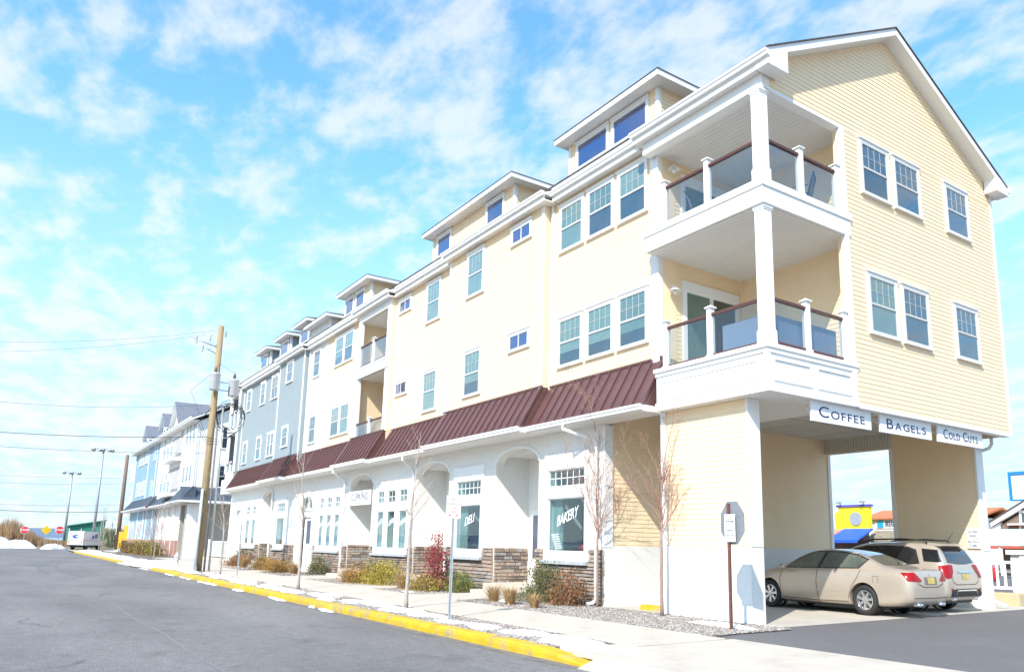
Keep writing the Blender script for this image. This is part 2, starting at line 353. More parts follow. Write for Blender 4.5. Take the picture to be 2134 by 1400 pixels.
for k in range(1, 11):
    t = k/10; kp.append((-10.6+2.1*t, 6.70-.03*t+.05*math.sin(t*3.14), .155*(1-.90*t**1.8)))
kerb('kerb', kp, .155)
kerb('kerb', [(-x, 6.72, .15) for x in np.arange(98, 58.5, -1.)], .15)
kerb('kerb', [(-x, 9.0+(x-122)*.5, .14) for x in np.arange(131, 119, -1.)], .15)
# planting strip and beds (soil sheet under real pebbles)
gb = struct(sheet('gravel_bed', [(-46, 6.92), (-9.6, 6.92), (-9.6, 8.16), (-46, 8.16)], .118, GRAVELB))
struct(sheet('gravel_bed', [(-46, 10.11), (-9.75, 10.28), (-10.3, 12.7), (-13.4, 12.75), (-16.2, 12.75), (-46, 12.75)], .112, GRAVELB))
struct(sheet('gravel_bed', [(-98, 10.2), (-72, 10.2), (-72, 12.6), (-98, 12.6)], .112, GRAVELB))
# concrete walks to the shop doors
for (x0, x1) in ((-21.35, -18.9), (-27.2, -24.6), (-34.0, -31.5), (-40.9, -38.7), (-48.6, -46.4)):
    struct(MB().box(x0, x1, 10.1, 12.9, 0, .16).build('door_path', CONC))
def pebbles(name, regions, seed):
    rng = np.random.default_rng(seed)
    base = np.array([(1, 0, 0), (-1, 0, 0), (0, 1, 0), (0, -1, 0), (0, 0, 1), (0, 0, -1)], float)
    tri = np.array([(0, 2, 4), (2, 1, 4), (1, 3, 4), (3, 0, 4), (2, 0, 5), (1, 2, 5), (3, 1, 5), (0, 3, 5)])
    P = []; Sz = []
    for (x0, x1, y0, y1, z, n, s) in regions:
        xy = np.stack([rng.uniform(x0, x1, n), rng.uniform(y0, y1, n), np.full(n, z)], 1); P.append(xy); Sz.append(rng.uniform(.55, 1.3, n)*s)
    P = np.concatenate(P); Sz = np.concatenate(Sz); n = len(P)
    ang = rng.uniform(0, 6.28, n); el = rng.uniform(.7, 1.4, (n, 3)); el[:, 2] *= .6
    V = base[None]*el[:, None, :]*Sz[:, None, None]; c, s_ = np.cos(ang), np.sin(ang)
    X = V[:, :, 0]*c[:, None]-V[:, :, 1]*s_[:, None]; Y = V[:, :, 0]*s_[:, None]+V[:, :, 1]*c[:, None]
    V = np.stack([X, Y, V[:, :, 2]], 2)+P[:, None, :]+np.stack([np.zeros(n), np.zeros(n), Sz*.3], 1)[:, None, :]
    F = tri[None]+(np.arange(n)*6)[:, None, None]
    me = bpy.data.meshes.new(name); me.from_pydata(V.reshape(-1, 3).tolist(), [], F.reshape(-1, 3).tolist())
    for m in PEB: me.materials.append(m)
    me.polygons.foreach_set('material_index', np.repeat(rng.choice(4, n, p=[.4, .25, .25, .1]), 8).astype(np.int32).tolist()); me.update()
    o = bpy.data.objects.new(name, me); COL.objects.link(o); stuff(o); tag(o, 'loose grey and tan pebbles covering planting beds and the kerb strip', 'gravel')
    return o
pebbles('gravel', [(-13.5, -9.9, 10.25, 12.62, .112, 11000, .026), (-18.8, -13.5, 10.15, 12.62, .112, 13000, .026), (-24.5, -21.4, 10.15, 12.62, .112, 4500, .03), (-31.3, -27.3, 10.15, 12.62, .112, 3500, .035), (-46, -34.2, 10.15, 12.62, .112, 4000, .04),
                   (-16, -9.9, 6.98, 8.12, .118, 7000, .027), (-24, -16, 6.98, 8.12, .118, 6000, .029), (-46, -24, 6.98, 8.12, .118, 6500, .036)], 3)

# ------------------------------------------------------------------ apartment building with shops
XE, YP, YR, YG, YB = -10.05, 12.55, 12.83, 12.72, 22.65      # end plane, proud / recessed fronts, shop front, back
B = thing('apartment_building', 'long three storey cream sided apartment block with brown metal awning roof over shops', 'building', (-30, 17, .1), world=True)
PITCH_B = .1143
class Siding:
    """clapboard courses on one wall face; singly while the budget lasts, else joined"""
    budget = 285; joined = {}
def board_verts(u0, u1, z, h, facing, plane, u0t=None, u1t=None):
    u0t = u0 if u0t is None else u0t; u1t = u1 if u1t is None else u1t
    o = .0115; t = .0015
    pts = [(u0, o, z), (u1, o, z), (u1t, t, z+h), (u0t, t, z+h), (u0, -.01, z), (u1, -.01, z), (u1t, -.01, z+h), (u0t, -.01, z+h)]
    if facing == '-y': return [(u, plane-w, zz) for u, w, zz in pts]
    if facing == '+x': return [(plane+w, u, zz) for u, w, zz in pts]
    if facing == '-x': return [(plane-w, u, zz) for u, w, zz in pts]
BF = [(0, 1, 2, 3), (4, 7, 6, 5), (0, 4, 5, 1), (1, 5, 6, 2), (2, 6, 7, 3), (3, 7, 4, 0)]
def siding(wall, u0, u1, z0, z1, facing, plane, m, single=False, span=None, owner=None, skip=None):
    z = z0; owner = owner or B
    while z < z1-.01:
        h = min(PITCH_B, z1-z)
        segs = [(u0, u1)]
        if span:
            a, b_ = span(z); at, bt = span(z+h)
            if b_-a < .05: z += h; continue
            segs = [(a, b_, at, bt)]
        if skip:
            for (s0, s1, sz0, sz1) in skip:
                if z+h > sz0 and z < sz1:
                    ns = []
                    for sg in segs:
                        if s0 > sg[0]: ns.append((sg[0], min(s0, sg[1])))
                        if s1 < sg[1]: ns.append((max(s1, sg[0]), sg[1]))
                    segs = [q for q in ns if q[1]-q[0] > .02]
        for sg in segs:
            vs_ = board_verts(sg[0], sg[1], z, h, facing, plane, *(sg[2:] if len(sg) > 2 else ()))
            if single and Siding.budget > 0:
                Siding.budget -= 1
                MB().add(vs_, BF).build('siding_board', m, wall)
            else:
                k = (owner.name, m.name)
                Siding.joined.setdefault(k, (owner, m, MB()))[2].add(vs_, BF)
        z += h
def part(name, mb, m, parent=None, **k): return mb.build(name, m, parent or B, **k)
def trims(boxes, m=None, parent=None, name='corner_trim'):
    for b_ in boxes: part(name, MB().box(*b_), m or WHITE, parent)
def wallbox(x0, x1, y0, y1, z0, z1, m, parent=None): return part('wall', MB().box(x0, x1, y0, y1, z0, z1), m, parent)

# --- windows -------------------------------------------------------------
WCACHE = {}
def win_meshes(w, h, kind, trim, gm, bm_, fm, lift=0):
    key = (lift, round(w, 2), round(h, 2), kind, trim, gm.name, bm_.name if bm_ else None, fm.name)
    if key in WCACHE: return WCACHE[key]
    fr = MB(); t = trim; o = .052
    if t > 0:   # casing boards
        fr.box(-t, 0, -o, 0, -.02, h+t*.9).box(w, w+t, -o, 0, -.02, h+t*.9).box(0, w, -o+.002, 0, h, h+t*.9)
        fr.box(-t-.03, w+t+.03, -o-.03, 0, h+t*.9, h+t*.9+.05)
    fr_mesh = fr
    s = .034; fr.cur = 1
    fr.box(0, s, -.046, 0, 0, h).box(w-s, w, -.046, 0, 0, h).box(s, w-s, -.046, 0, h-s, h).box(s, w-s, -.046, 0, 0, s)
    mun = MB()
    if kind == 'dh':
        mid = h*.5
        fr.box(s, w-s, -.048, 0, mid-.025, mid+.025)
        for i in range(1, 4): x = s+(w-2*s)*i/4; mun.box(x-.0055, x+.0055, -.033, -.027, mid+.025, h-s)
        zz_ = mid+(h-mid-s)*.5; mun.box(s, w-s, -.034, -.0275, zz_-.0055, zz_+.0055)
    elif kind == 'slider':
        fr.box(w/2-.02, w/2+.02, -.048, 0, s, h-s)
    elif kind.startswith('grid'):
        nx, nz = int(kind[4]), int(kind[5])
        for i in range(1, nx): x = s+(w-2*s)*i/nx; mun.box(x-.011, x+.011, -.036, -.024, s, h-s)
        for j in range(1, nz): zz_ = s+(h-2*s)*j/nz; mun.box(s, w-s, -.037, -.0235, zz_-.011, zz_+.011)
    pane = MB().box(s-.005, w-s+.005, -.031, -.026, s-.005, h-s+.005)
    bl = None
    if bm_ is not None:
        bl = MB(); n = max(3, int((h-2*s)/.055)); n0 = int(n*lift)
        if bm_ in BLINDS+[BLINDD]:
            for i in range(n0, n):
                z = s+(h-2*s)*i/n; dz = (h-2*s)/n
                bl.add([(s, -.024, z), (w-s, -.024, z), (w-s, -.019, z+dz*.96), (s, -.019, z+dz*.96)], [(0, 1, 2, 3)])
            bl.cur = 1; bl.box(s-.01, w-s+.01, -.0175, -.0165, s-.01, h-s+.01)
        else: bl.box(s-.01, w-s+.01, -.019, -.017, s-.01, h-s+.01)
    sill = MB().box(-t-.02, w+t+.02, -o-.035, 0, -.075, -.02) if t > 0 else None
    r = (fr.mesh('window', [fm, SASH if t > 0 else fm]), pane.mesh('pane', gm), mun.mesh('muntin_grid', SASH if kind == 'dh' else fm) if mun.v else None, bl.mesh('blind', [bm_, BLINDD if bm_ in BLINDS else DARK] if bm_ in BLINDS+[BLINDD] else bm_, recalc=False) if bl else None, sill.mesh('sill', fm) if sill else None)
    WCACHE[key] = r; return r
def window(parent, x, y, z, w, h, facing='-y', kind='dh', trim=.09, gm=None, blind='auto', fm=None):
    gm = gm or GLASS; fm = fm or WHITE
    if blind == 'auto': blind = random.choice(BLINDS)
    ms = win_meshes(w, h, kind, trim, gm, blind, fm, random.choice((0, 0, .0, .3, .5)) if blind in BLINDS+[BLINDD] else 0)
    o = obj('window', ms[0], parent, (x, y, z), rad(90) if facing == '+x' else 0)
    for nm, me in (('pane', ms[1]), ('muntin_grid', ms[2]), ('blind', ms[3]), ('sill', ms[4])):
        if me: obj(nm, me, o)
    return o

# --- body of the upper floors --------------------------------------------
TOPZ = 11.95
for a_, b_, y_ in ((-56.2, -34.0, 13.3), (-34.0, -30.0, 14.5), (-30.0, -13.96, 13.3), (-13.95, XE-.25, 16.11)): part('core', MB().box(a_, b_, y_, YB-.05, 5.25, 12.2), DARK)
part('back_wall', MB().box(-56.2, XE-.02, YB-.05, YB, 4.8, 12.1), CREAM)
# end wall with gable
SL = .506; RZ = 14.86
gable = [(15.3, 4.8), (YB, 4.8), (YB, 12.15), (17.5, RZ), (12.5, 12.25), (12.5, 11.62), (15.3, 11.62)]
endw = part('wall', MB().prism(gable, 0, XE-.2, XE), CREAM)
siding(endw, 15.42, YB-.09, 4.83, 11.62, '+x', XE, CREAM, single=True)
siding(endw, 0, 0, 11.62, 14.75, '+x', XE, CREAM, single=True, span=lambda z: (max(12.52, 17.5-(RZ+.02-z)/SL), min(YB-.06, 17.5+(RZ+.02-z)/SL)))
trims([(XE-.1, XE+.028, YB-.09, YB+.02, 4.8, 11.92), (XE-.1, XE+.028, 15.27, 15.42, 4.8, 11.59)])
part('base_trim', MB().box(XE-.2, XE+.03, 15.5, YB-.09, 4.77, 4.85), WHITE)
Z0W = 6.68
for y0, wd in ((16.12, 1.08), (17.55, 1.08), (20.05, 1.08)):
    window(B, XE, y0, 10.2, wd, 1.3, '+x', blind=BLINDD); window(B, XE, y0, Z0W, wd, 1.38, '+x', blind=BLIND if y0 == 16.12 else BLINDD)
# sections of the front: x0 (left), x1 (right), plane, material
FR = [(-18.55, -13.73, YR, CREAM, True), (-24.75, -18.55, YP, CREAM, True), (-30.12, -24.75, YR, CREAM, False), (-38.95, -33.79, YR, CREAM, False), (-41.75, -38.95, YR, CREAMW, False), (-46.45, -41.75, YP, GRAYS, False), (-55.9, -46.45, YR, GRAYS, False)]
for x0, x1, y, m, sg in FR:
    w_ = wallbox(x0, x1, y, 13.4, 5.3, 12.05, m); siding(w_, x0+.1, x1-.1, 6.2, TOPZ, '-y', y, m, single=sg)
    trims([(x0, x0+.12, y-.03, y+.05, 5.9, TOPZ), (x1-.13, x1, y-.03, y+.05, 5.9, TOPZ)])
    if y == YP:
        siding(w_, y, YR, 6.2, TOPZ, '+x', x1, m)
# windows of the front
for x in (-18.03, -16.65, -15.27):
    window(B, x, YR, 10.33, 1.05, 1.36); window(B, x, YR, 6.78, 1.05, 1.36)
def pair(x, y, w=1.05, bl='auto'):
    window(B, x, y, 10.2, w, 1.5, blind=bl); window(B, x, y, 6.63, w, 1.48, blind=bl)
pair(-23.32, YP); pair(-27.15, YR)
for x, y in ((-20.37, YP), (-29.83, YR)):
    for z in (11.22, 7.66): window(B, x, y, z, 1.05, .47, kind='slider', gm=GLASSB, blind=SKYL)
for x in (-37.62, -36.32): window(B, x, YR, 10.3, 1.1, 1.38); window(B, x, YR, 6.73, 1.1, 1.38)
for x in (-41.0,): window(B, x, YR, 10.3, 1.0, 1.38, blind=BLINDD); window(B, x, YR, 6.73, 1.0, 1.38, blind=BLINDD)
window(B, -44.9, YP, 10.6, 1.05, 1.1, blind=BLINDD); window(B, -44.95, YP, 6.88, 1.0, 1.05, blind=BLINDD)
for x in (-49.0, -48.3, -51.5, -54.95):
    w_ = .62 if x > -49.5 else .95
    window(B, x, YR, 10.25, w_, 1.35, blind=BLINDD); window(B, x, YR, 6.68, w_, 1.35, blind=BLINDD)
# downspouts on the front
def downspout(parent, x, y, z0, z1, m=WHITE):
    part('downspout', MB().box(x-.04, x+.04, y-.075, y, z0, z1).box(x-.05, x+.05, y-.085, y-.001, (z0+z1)/2, (z0+z1)/2+.04), m, parent)
downspout(B, -18.42, YR-.02, 6.25, 11.95); downspout(B, -24.86, YR-.02, 6.25, 11.95); downspout(B, -46.6, YR-.02, 6.25, 11.95); downspout(B, -41.6, YR-.02, 6.25, 11.95)

# --- main roof, eaves, gutters --------------------------------------------
def gable_roof(parent, x0, x1, yc, yl, yr, zr, sl, th, m, under=WHITE):
    zl = zr-(yc-yl)*sl; zrr = zr-(yr-yc)*sl
    part('rake_board', MB().prism([(yl, zl-th), (yc, zr-th), (yr, zrr-th), (yr, zrr), (yc, zr), (yl, zl)], 0, x0, x1), under, parent)
    e = .035
    return part('roof', MB().prism([(yl-.03, zl+.002-.015), (yc, zr+.002), (yr+.03, zrr+.002-.015), (yr+.03, zrr+e-.015), (yc, zr+e), (yl-.03, zl+e-.015)], 0, x0-.03, x1+.03), m, parent)
gable_roof(B, -14.15, XE+.36, 17.5, 12.28, 23.0, 15.03, .524, .20, SHINGLE); gable_roof(B, -56.6, -14.2, 17.5, 12.64, 23.0, 15.03, .524, .10, SHINGLE)
part('soffit', MB().box(-56.3, XE+.02, 22.655, 22.99, 11.93, 11.97), VINYL)
part('gutter', MB().prism([(22.98, 12.2), (23.13, 12.2), (23.13, 12.12), (23.08, 12.02), (22.98, 12.02)], 0, -56.4, XE+.40), WHITE)
part('eave_return', MB().prism([(22.3, 11.915), (23.03, 11.915), (23.03, 12.19), (22.3, 12.45)], 0, XE+.03, XE+.37), WHITE); part('eave_return', MB().prism([(12.27, 11.915), (12.95, 11.915), (12.95, 12.5), (12.27, 12.15)], 0, XE+.03, XE+.37), WHITE)
EAVE = [(-14.15, XE+.40, YP, True), (-18.2, -14.15, YR, False), (-24.9, -18.2, YP, False), (-29.9, -24.9, YR, False), (-34.1, -29.9, YP, False), (-41.5, -34.1, YR, False), (-46.6, -41.5, YP, False), (-55.9, -46.6, YR, False), (-58.7, -55.9, YP, False)]
def gutter_prof(yf, zt):     # ogee gutter
    return [(yf, zt), (yf+.13, zt), (yf+.13, zt-.13), (yf+.05, zt-.13), (yf+.035, zt-.07), (yf+.012, zt-.05)]
for x0, x1, y, first in EAVE:
    yf = y-.40
    part('gutter', MB().prism(gutter_prof(yf, 12.22), 0, x0, x1), WHITE)
    xe = XE+.015 if first else x1
    part('fascia', MB().box(x0+.002, x1-.04, yf+.131, yf+.17, 11.93, 12.15), WHITE)
    part('soffit', MB().box(x0+.01, xe-.03, yf+.171, y+.35, 11.945, 11.985), VINYL)
    part('eave_deck', MB().prism([(yf+.14, 12.14), (yf+.14, 12.2), (13.0, 12.2+(13.0-yf-.14)*SL*.82), (13.0, 12.14)], 0, x0+.005, xe-.02), WHITE)
    part('eave_shingles', MB().prism([(yf+.10, 12.205), (yf+.10, 12.23), (13.0, 12.235+(13.0-yf-.14)*SL*.82), (13.0, 12.205+(13.0-yf-.14)*SL*.82)], 0, x0+.002, xe-.01), SHINGLE)

# --- dormers ---------------------------------------------------------------
def dormer(x0, x1, wins, m, zt=13.85, kind='fixed', YD=13.1):
    d = part('dormer', MB().box(x0, x1, YD, 15.6, 12.1, zt+.05), m)
    siding(d, x0+.1, x1-.1, 12.3, zt, '-y', YD, m); siding(d, YD+.08, 15.3, 12.4, zt, '+x', x1, m)
    trims([(x0, x0+.11, YD-.025, YD+.05, 12.2, zt), (x1-.11, x1+.025, YD-.025, YD+.09, 12.2, zt)], WHITE, d)
    o = .42; ze = zt+.02
    part('eave_box', MB().box(x0-o+.2, x1+o, YD-o, 15.4, ze, ze+.17), WHITE, d)
    a, b_ = x0-o+.17, x1+o+.03; yf = YD-o-.03; r = .30; yb = 16.2; z0, z1 = ze+.172, ze+.172+(yb-yf)*r*.55
    k = (yb-yf)*.62
    part('dormer_roof', MB().add([(a, yf, z0), (b_, yf, z0), (b_, yb, z0), (a, yb, z0), (a+min(k, (b_-a)*.42), yb-.3, z1), (b_-min(k, (b_-a)*.42), yb-.3, z1)],
                                 [(0, 1, 5, 4), (1, 2, 5), (2, 3, 4, 5), (3, 0, 4), (0, 3, 2, 1)]), SHINGLE, d)
    for (wx0, wx1) in wins:
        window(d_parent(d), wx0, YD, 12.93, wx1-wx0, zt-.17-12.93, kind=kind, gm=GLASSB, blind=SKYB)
    return d
def d_parent(d): return B
dormer(-18.07, -14.0, [(-17.58, -16.17), (-15.87, -14.46)], CREAM)
dormer(-27.48, -21.22, [(-26.98, -25.93), (-23.06, -21.96)], CREAM)
dormer(-37.5, -34.0, [(-37.27, -36.3), (-35.88, -34.87)], CREAM)
dormer(-42.7, -39.55, [], CREAMW, zt=13.33)
dormer(-44.9, -42.9, [(-44.6, -43.3)], GRAYS)
dormer(-48.8, -46.7, [(-48.7, -47.15)], GRAYS)
dormer(-53.3, -51.05, [(-53.2, -51.75)], GRAYS)

# --- standing-seam awning roof ----------------------------------------------
def panel_mesh(w, dz, dy, m):
    b = MB(); t = .012
    b.add([(0, 0, 0), (w, 0, 0), (w, dy, dz), (0, dy, dz), (0, .03, 0), (w, .03, 0), (w, dy+.03, dz), (0, dy+.03, dz)], [(0, 1, 2, 3), (7, 6, 5, 4), (0, 4, 5, 1), (1, 5, 6, 2), (2, 6, 7, 3), (3, 7, 4, 0)])
    s = .019; h = .06
    b.add([(w-s, -h, 0), (w+s-.004, -h, 0), (w+s-.004, dy-h, dz), (w-s, dy-h, dz), (w-s, .012, 0), (w+s-.004, .012, 0), (w+s-.004, dy+.012, dz), (w-s, dy+.012, dz)], [(0, 1, 2, 3), (7, 6, 5, 4), (0, 4, 5, 1), (1, 5, 6, 2), (2, 6, 7, 3), (3, 7, 4, 0)])
    return b.mesh('roof_panel', m)
def mansard(parent, x0, x1, ytop, m, z0=4.95, z1=6.23, dy=.74, nominal=.41, xs_bot=None):
    yb = ytop-dy
    back = part('awning_roof', MB().prism([(yb+.04, z0), (ytop+.2, z0), (ytop+.2, z1-.02), (ytop+.03, z1-.02)], 0, x0, x1), m, parent)
    n = max(1, round((x1-x0)/nominal)); w = (x1-x0)/n; me = panel_mesh(w, z1-z0, dy, m)
    for i in range(n): obj('roof_panel', me, back, (x0+i*w, yb, z0))
    part('ridge_cap', MB().box(x0, x1, ytop-.04, ytop+.0, z1-.03, z1+.035), m, parent)
    return back
def shop_gutter(parent, x0, x1, yb, zt=4.96):
    part('gutter', MB().prism(gutter_prof(yb-.14, zt), 0, x0, x1), WHITE, parent)
    part('soffit', MB().box(x0, x1, yb-.01, YG+.1, 4.80, 4.835), VINYL, parent)
    part('fascia', MB().box(x0, x1, yb-.008, yb+.02, 4.836, 4.95), WHITE, parent)
    for q in (x0+.002, x1-.032): part('end_cap', MB().box(q, q+.03, yb+.021, YG+.09, 4.836, 5.0), WHITE, parent)
MANS = [(-18.5, -13.55, YR), (-24.8, -18.5, YP), (-30.15, -24.8, YR), (-34.05, -30.15, YP), (-41.8, -34.05, YR), (-46.5, -41.8, YP), (-56.0, -46.5, YR)]
for x0, x1, y in MANS:
    mansard(B, x0, x1, y, BROWN); shop_gutter(B, x0, x1, y-.74)

# --- corner balconies -------------------------------------------------------
XL = -13.75; YBK = 15.9
lw = wallbox(XL-.2, XL, 12.83, 16.1, 5.3, 11.95, CREAM); siding(lw, 12.9, YBK, 5.75, 11.6, '+x', XL, CREAM, skip=[(13.6, 15.75, 5.7, 8.25), (13.6, 15.75, 9.3, 11.1)])
bw = wallbox(XL-.05, XE-.2, YBK, 16.1, 5.3, 11.95, CREAM); siding(bw, XL+.02, XE-.2, 5.75, 11.6, '-y', YBK, CREAM)
part('corner_trim', MB().box(XL, XL+.06, YBK-.06, YBK, 5.75, 11.6), CREAM)
trims([(XL-.02, XL+.03, 12.78, 12.93, 5.75, 11.93), (XL-.25, XL-.021, 12.775, 12.85, 5.75, 11.93)])
box_ = part('balcony_box', MB().box(-13.38, XE-.005, 12.37, 15.46, 4.80, 5.70), WHITE)
part('box_cap', MB().box(-13.42, XE+.05, 12.30, 15.5, 5.70, 5.79).box(-13.40, XE+.025, 12.34, 15.49, 5.60, 5.70), WHITE)
part('box_base', MB().box(-13.40, XE+.022, 12.345, 15.48, 4.79, 4.97), WHITE)
fr = MB()
for (a, b_) in ((12.53, 13.78), (13.98, 15.23)):
    fr.box(XE-.005, XE+.022, a, b_, 5.02, 5.07).box(XE-.005, XE+.022, a, b_, 5.46, 5.51).box(XE-.005, XE+.021, a, a+.05, 5.07, 5.46).box(XE-.005, XE+.021, b_-.05, b_, 5.07, 5.46)
fr.box(-13.2, -10.3, 12.35, 12.37, 5.02, 5.045).box(-13.2, -10.3, 12.35, 12.37, 5.44, 5.465).box(-13.2, -13.17, 12.351, 12.37, 5.045, 5.44).box(-10.33, -10.3, 12.351, 12.37, 5.045, 5.44)
fr.box(XE-.10, XE+.018, 12.352, 12.45, 4.97, 5.6)
part('panel_moulding', fr, WHITE)
deck = part('balcony_deck', MB().box(XL, XE-.01, 12.42, YBK, 8.88, 9.36), WHITE)
part('deck_fascia', MB().box(XL-.05, XE+.03, 12.36, 12.43, 8.87, 9.26).box(XE-.04, XE+.031, 12.43, 15.50, 8.87, 9.26).box(XL-.07, XE+.06, 12.33, 12.45, 9.26, 9.42).box(XE-.07, XE+.06, 12.45, 15.52, 9.26, 9.42), WHITE)
def soffit_boards(parent, x0, x1, y0, y1, z, step=.14, along='x'):
    b = MB(); v = (y0 if along == 'x' else x0)
    e = (y1 if along == 'x' else x1)
    while v < e-.01:
        q = min(v+step-.008, e)
        if along == 'x': b.box(x0, x1, v, q, z-.012, z)
        else: b.box(v, q, y0, y1, z-.012, z)
        v += step
    o = part('soffit_boards', b, VINYL, parent); stuff(o); return o
soffit_boards(B, XL, XE-.05, 12.45, YBK, 8.875); 
part('balcony_ceiling', MB().box(XL, XE-.21, 12.6, YBK, 11.66, 11.72), VINYL); soffit_boards(B, XL, XE-.21, 12.75, YBK, 11.655)
part('balcony_beam', MB().box(XL-.2, XE+.01, 12.47, 12.73, 11.62, 11.94).box(XE-.215, XE+.012, 12.73, 15.48, 11.60, 11.68), WHITE)
def column(parent, x, y, z0, z1, w=.36):
    h = w/2; b = MB().box(x-h, x+h, y-h, y+h, z0, z1)
    for (q, za, zb) in ((.03, z0, z0+.04), (.022, z0+.04, z0+.30), (.012, z0+.30, z0+.325), (.03, z1-.07, z1), (.015, z1-.11, z1-.07)):
        b.box(x-h-q, x+h+q, y-h-q, y+h+q, za, zb)
    return part('column', b, WHITE, parent)
column(B, -10.2, 12.56, 5.79, 8.87, .25); column(B, -10.2, 12.56, 9.42, 11.62, .25)
def newel(parent, x, y, z0, h=1.22, w=.13):
    a = w/2; b = MB().box(x-a, x+a, y-a, y+a, z0, z0+h-.06)
    b.box(x-a-.02, x+a+.02, y-a-.02, y+a+.02, z0, z0+.09)
    b.box(x-a-.035, x+a+.035, y-a-.035, y+a+.035, z0+h-.06, z0+h-.03)
    b.add([(x-a-.03, y-a-.03, z0+h-.03), (x+a+.03, y-a-.03, z0+h-.03), (x+a+.03, y+a+.03, z0+h-.03), (x-a-.03, y+a+.03, z0+h-.03), (x, y, z0+h+.03)], [(0, 1, 4), (1, 2, 4), (2, 3, 4), (3, 0, 4), (3, 2, 1, 0)])
    return part('newel_post', b, WHITE, parent)
def rail(parent, a, b_, z0, h=1.03):
    """brown top and bottom rails with a sheet of glass between"""
    ax, ay = a; bx, by = b_
    def bar(zc, r, t):
        if abs(ax-bx) > abs(ay-by): return MB().prism([(ay-r, zc-t), (ay+r, zc-t), (ay+r, zc+t*.6), (ay+r*.5, zc+t), (ay-r*.5, zc+t), (ay-r, zc+t*.6)], 0, ax, bx)
        return MB().prism([(ax-r, zc-t), (ax+r, zc-t), (ax+r, zc+t*.6), (ax+r*.5, zc+t), (ax-r*.5, zc+t), (ax-r, zc+t*.6)], 1, ay, by)
    part('top_rail', bar(z0+h, .045, .035), RAILB, parent); part('bottom_rail', bar(z0+.09, .03, .028), RAILB, parent)
    g = MB()
    if abs(ax-bx) > abs(ay-by): g.box(ax, bx, ay-.004, ay+.004, z0+.1, z0+h-.02)
    else: g.box(ax-.004, ax+.004, ay, by, z0+.1, z0+h-.02)
    part('glass_panel', g, RAILG, parent)
for z0 in (5.79, 9.42):
    newel(B, -13.22, 12.56, z0, 1.24); newel(B, -11.78, 12.56, z0, 1.24); newel(B, -10.15, 13.83, z0, 1.24); newel(B, -10.15, 15.18, z0, 1.24)
    rail(B, (-13.15, 12.56), (-11.84, 12.56), z0); rail(B, (-11.72, 12.56), (-10.33, 12.56), z0)
    rail(B, (-10.15, 12.69), (-10.15, 13.77), z0); rail(B, (-10.15, 13.89), (-10.15, 15.12), z0)
    zc = 2.42 if z0 < 6 else 1.75
    # sliding door in the side wall
    d = part('sliding_door', MB().box(XL, XL+.05, 13.62, 13.76, z0, z0+zc).box(XL, XL+.05, 15.6, 15.74, z0, z0+zc).box(XL, XL+.052, 13.6, 15.76, z0+zc, z0+zc+.2).box(XL, XL+.045, 14.62, 14.74, z0, z0+zc).box(XL, XL+.04, 13.76, 15.6, z0+zc-.09, z0+zc).box(XL, XL+.04, 13.76, 15.6, z0, z0+.1), WHITE)
    part('pane', MB().box(XL+.022, XL+.028, 13.76, 14.62, z0+.1, z0+zc-.09).box(XL+.022, XL+.028, 14.74, 15.6, z0+.1, z0+zc-.09), GLASS, d)
    part('door_backing', MB().box(XL+.002, XL+.006, 13.74, 15.62, z0+.05, z0+zc), DARK, d)
    cm = MB(); n = 22
    for i in range(n+1): cm.v += [(XL+.012+.005*math.sin(i*2.1), 13.78+.84*i/n, z0+.1), (XL+.012+.005*math.sin(i*2.1), 13.78+.84*i/n, z0+zc-.09)]
    cm.f = [(2*i, 2*i+2, 2*i+3, 2*i+1) for i in range(n)]; cm.mi = [0]*n
    part('curtain', cm, CURT, d, recalc=False)

# --- middle balcony bay and far balcony bay ----------------------------------
def bay(x0, x1, m, depth=1.7):
    yb = YP+depth
    part('wall', MB().box(x0, x1, yb, yb+.2, 5.3, 11.95).box(x0-.12, x0+.02, YR, yb, 5.3, 11.95).box(x1-.3, x1, YR-.02, yb, 5.3, 11.95), m)
    part('wall', MB().box(x1-.3, x1-.001, YP+.05, YR, 5.3, 11.95), m)
    siding(None, YP+.05, YR, 6.2, TOPZ, '+x', x1, m)
    siding(None, YP+.1, yb, 6.2, 11.6, '+x', x0+.02, m); siding(None, x0, x1-.3, 6.2, 11.6, '-y', yb, m)
    trims([(x0-.02, x0+.28, YP-.02, YP+.14, 6.2, 11.94), (x1-.34, x1, YP-.02, YP+.14, 6.2, 11.94)], name='bay_post')
    part('bay_beam', MB().box(x0+.28, x1-.34, YP-.015, YP+.13, 11.62, 11.95), WHITE)
    part('balcony_deck', MB().box(x0+.02, x1-.3, YP+.10, yb, 8.95, 9.35), WHITE)
    part('deck_fascia', MB().box(x0-.06, x1+.02, YP-.06, YP-.021, 8.92, 9.3).box(x0-.08, x1+.03, YP-.09, YP+.1, 9.3, 9.4), WHITE)
    part('balcony_ceiling', MB().box(x0, x1-.3, YP+.1, yb, 11.62, 11.68), VINYL)
    part('bay_apron', MB().box(x0+.28, x1-.34, YP-.012, YP+.1, 5.7, 6.25), WHITE)
    for z0 in (5.8, 9.4):
        xm = (x0+x1)/2; newel(B, xm, YP+.05, z0, 1.2)
        rail(B, (x0+.28, YP+.05), (xm-.06, YP+.05), z0); rail(B, (xm+.06, YP+.05), (x1-.34, YP+.05), z0)
        d = part('sliding_door', MB().box(x0+.5, x1-.8, yb-.03, yb, z0, z0+2.2), WHITE); part('pane', MB().box(x0+.62, x1-.92, yb-.05, yb-.03, z0+.1, z0+2.1), GLASSB, d)
bay(-33.79, -30.12, CREAM); bay(-58.6, -55.9, GRAYS)
part('wall', MB().box(-56.1, -55.9, 14.2, YB-.05, 4.8, 12.1), GRAYS)
part('gable_wall', MB().prism([(12.9, 12.1), (22.2, 12.1), (17.5, 14.6)], 0, -56.2, -56.0), GRAYS)
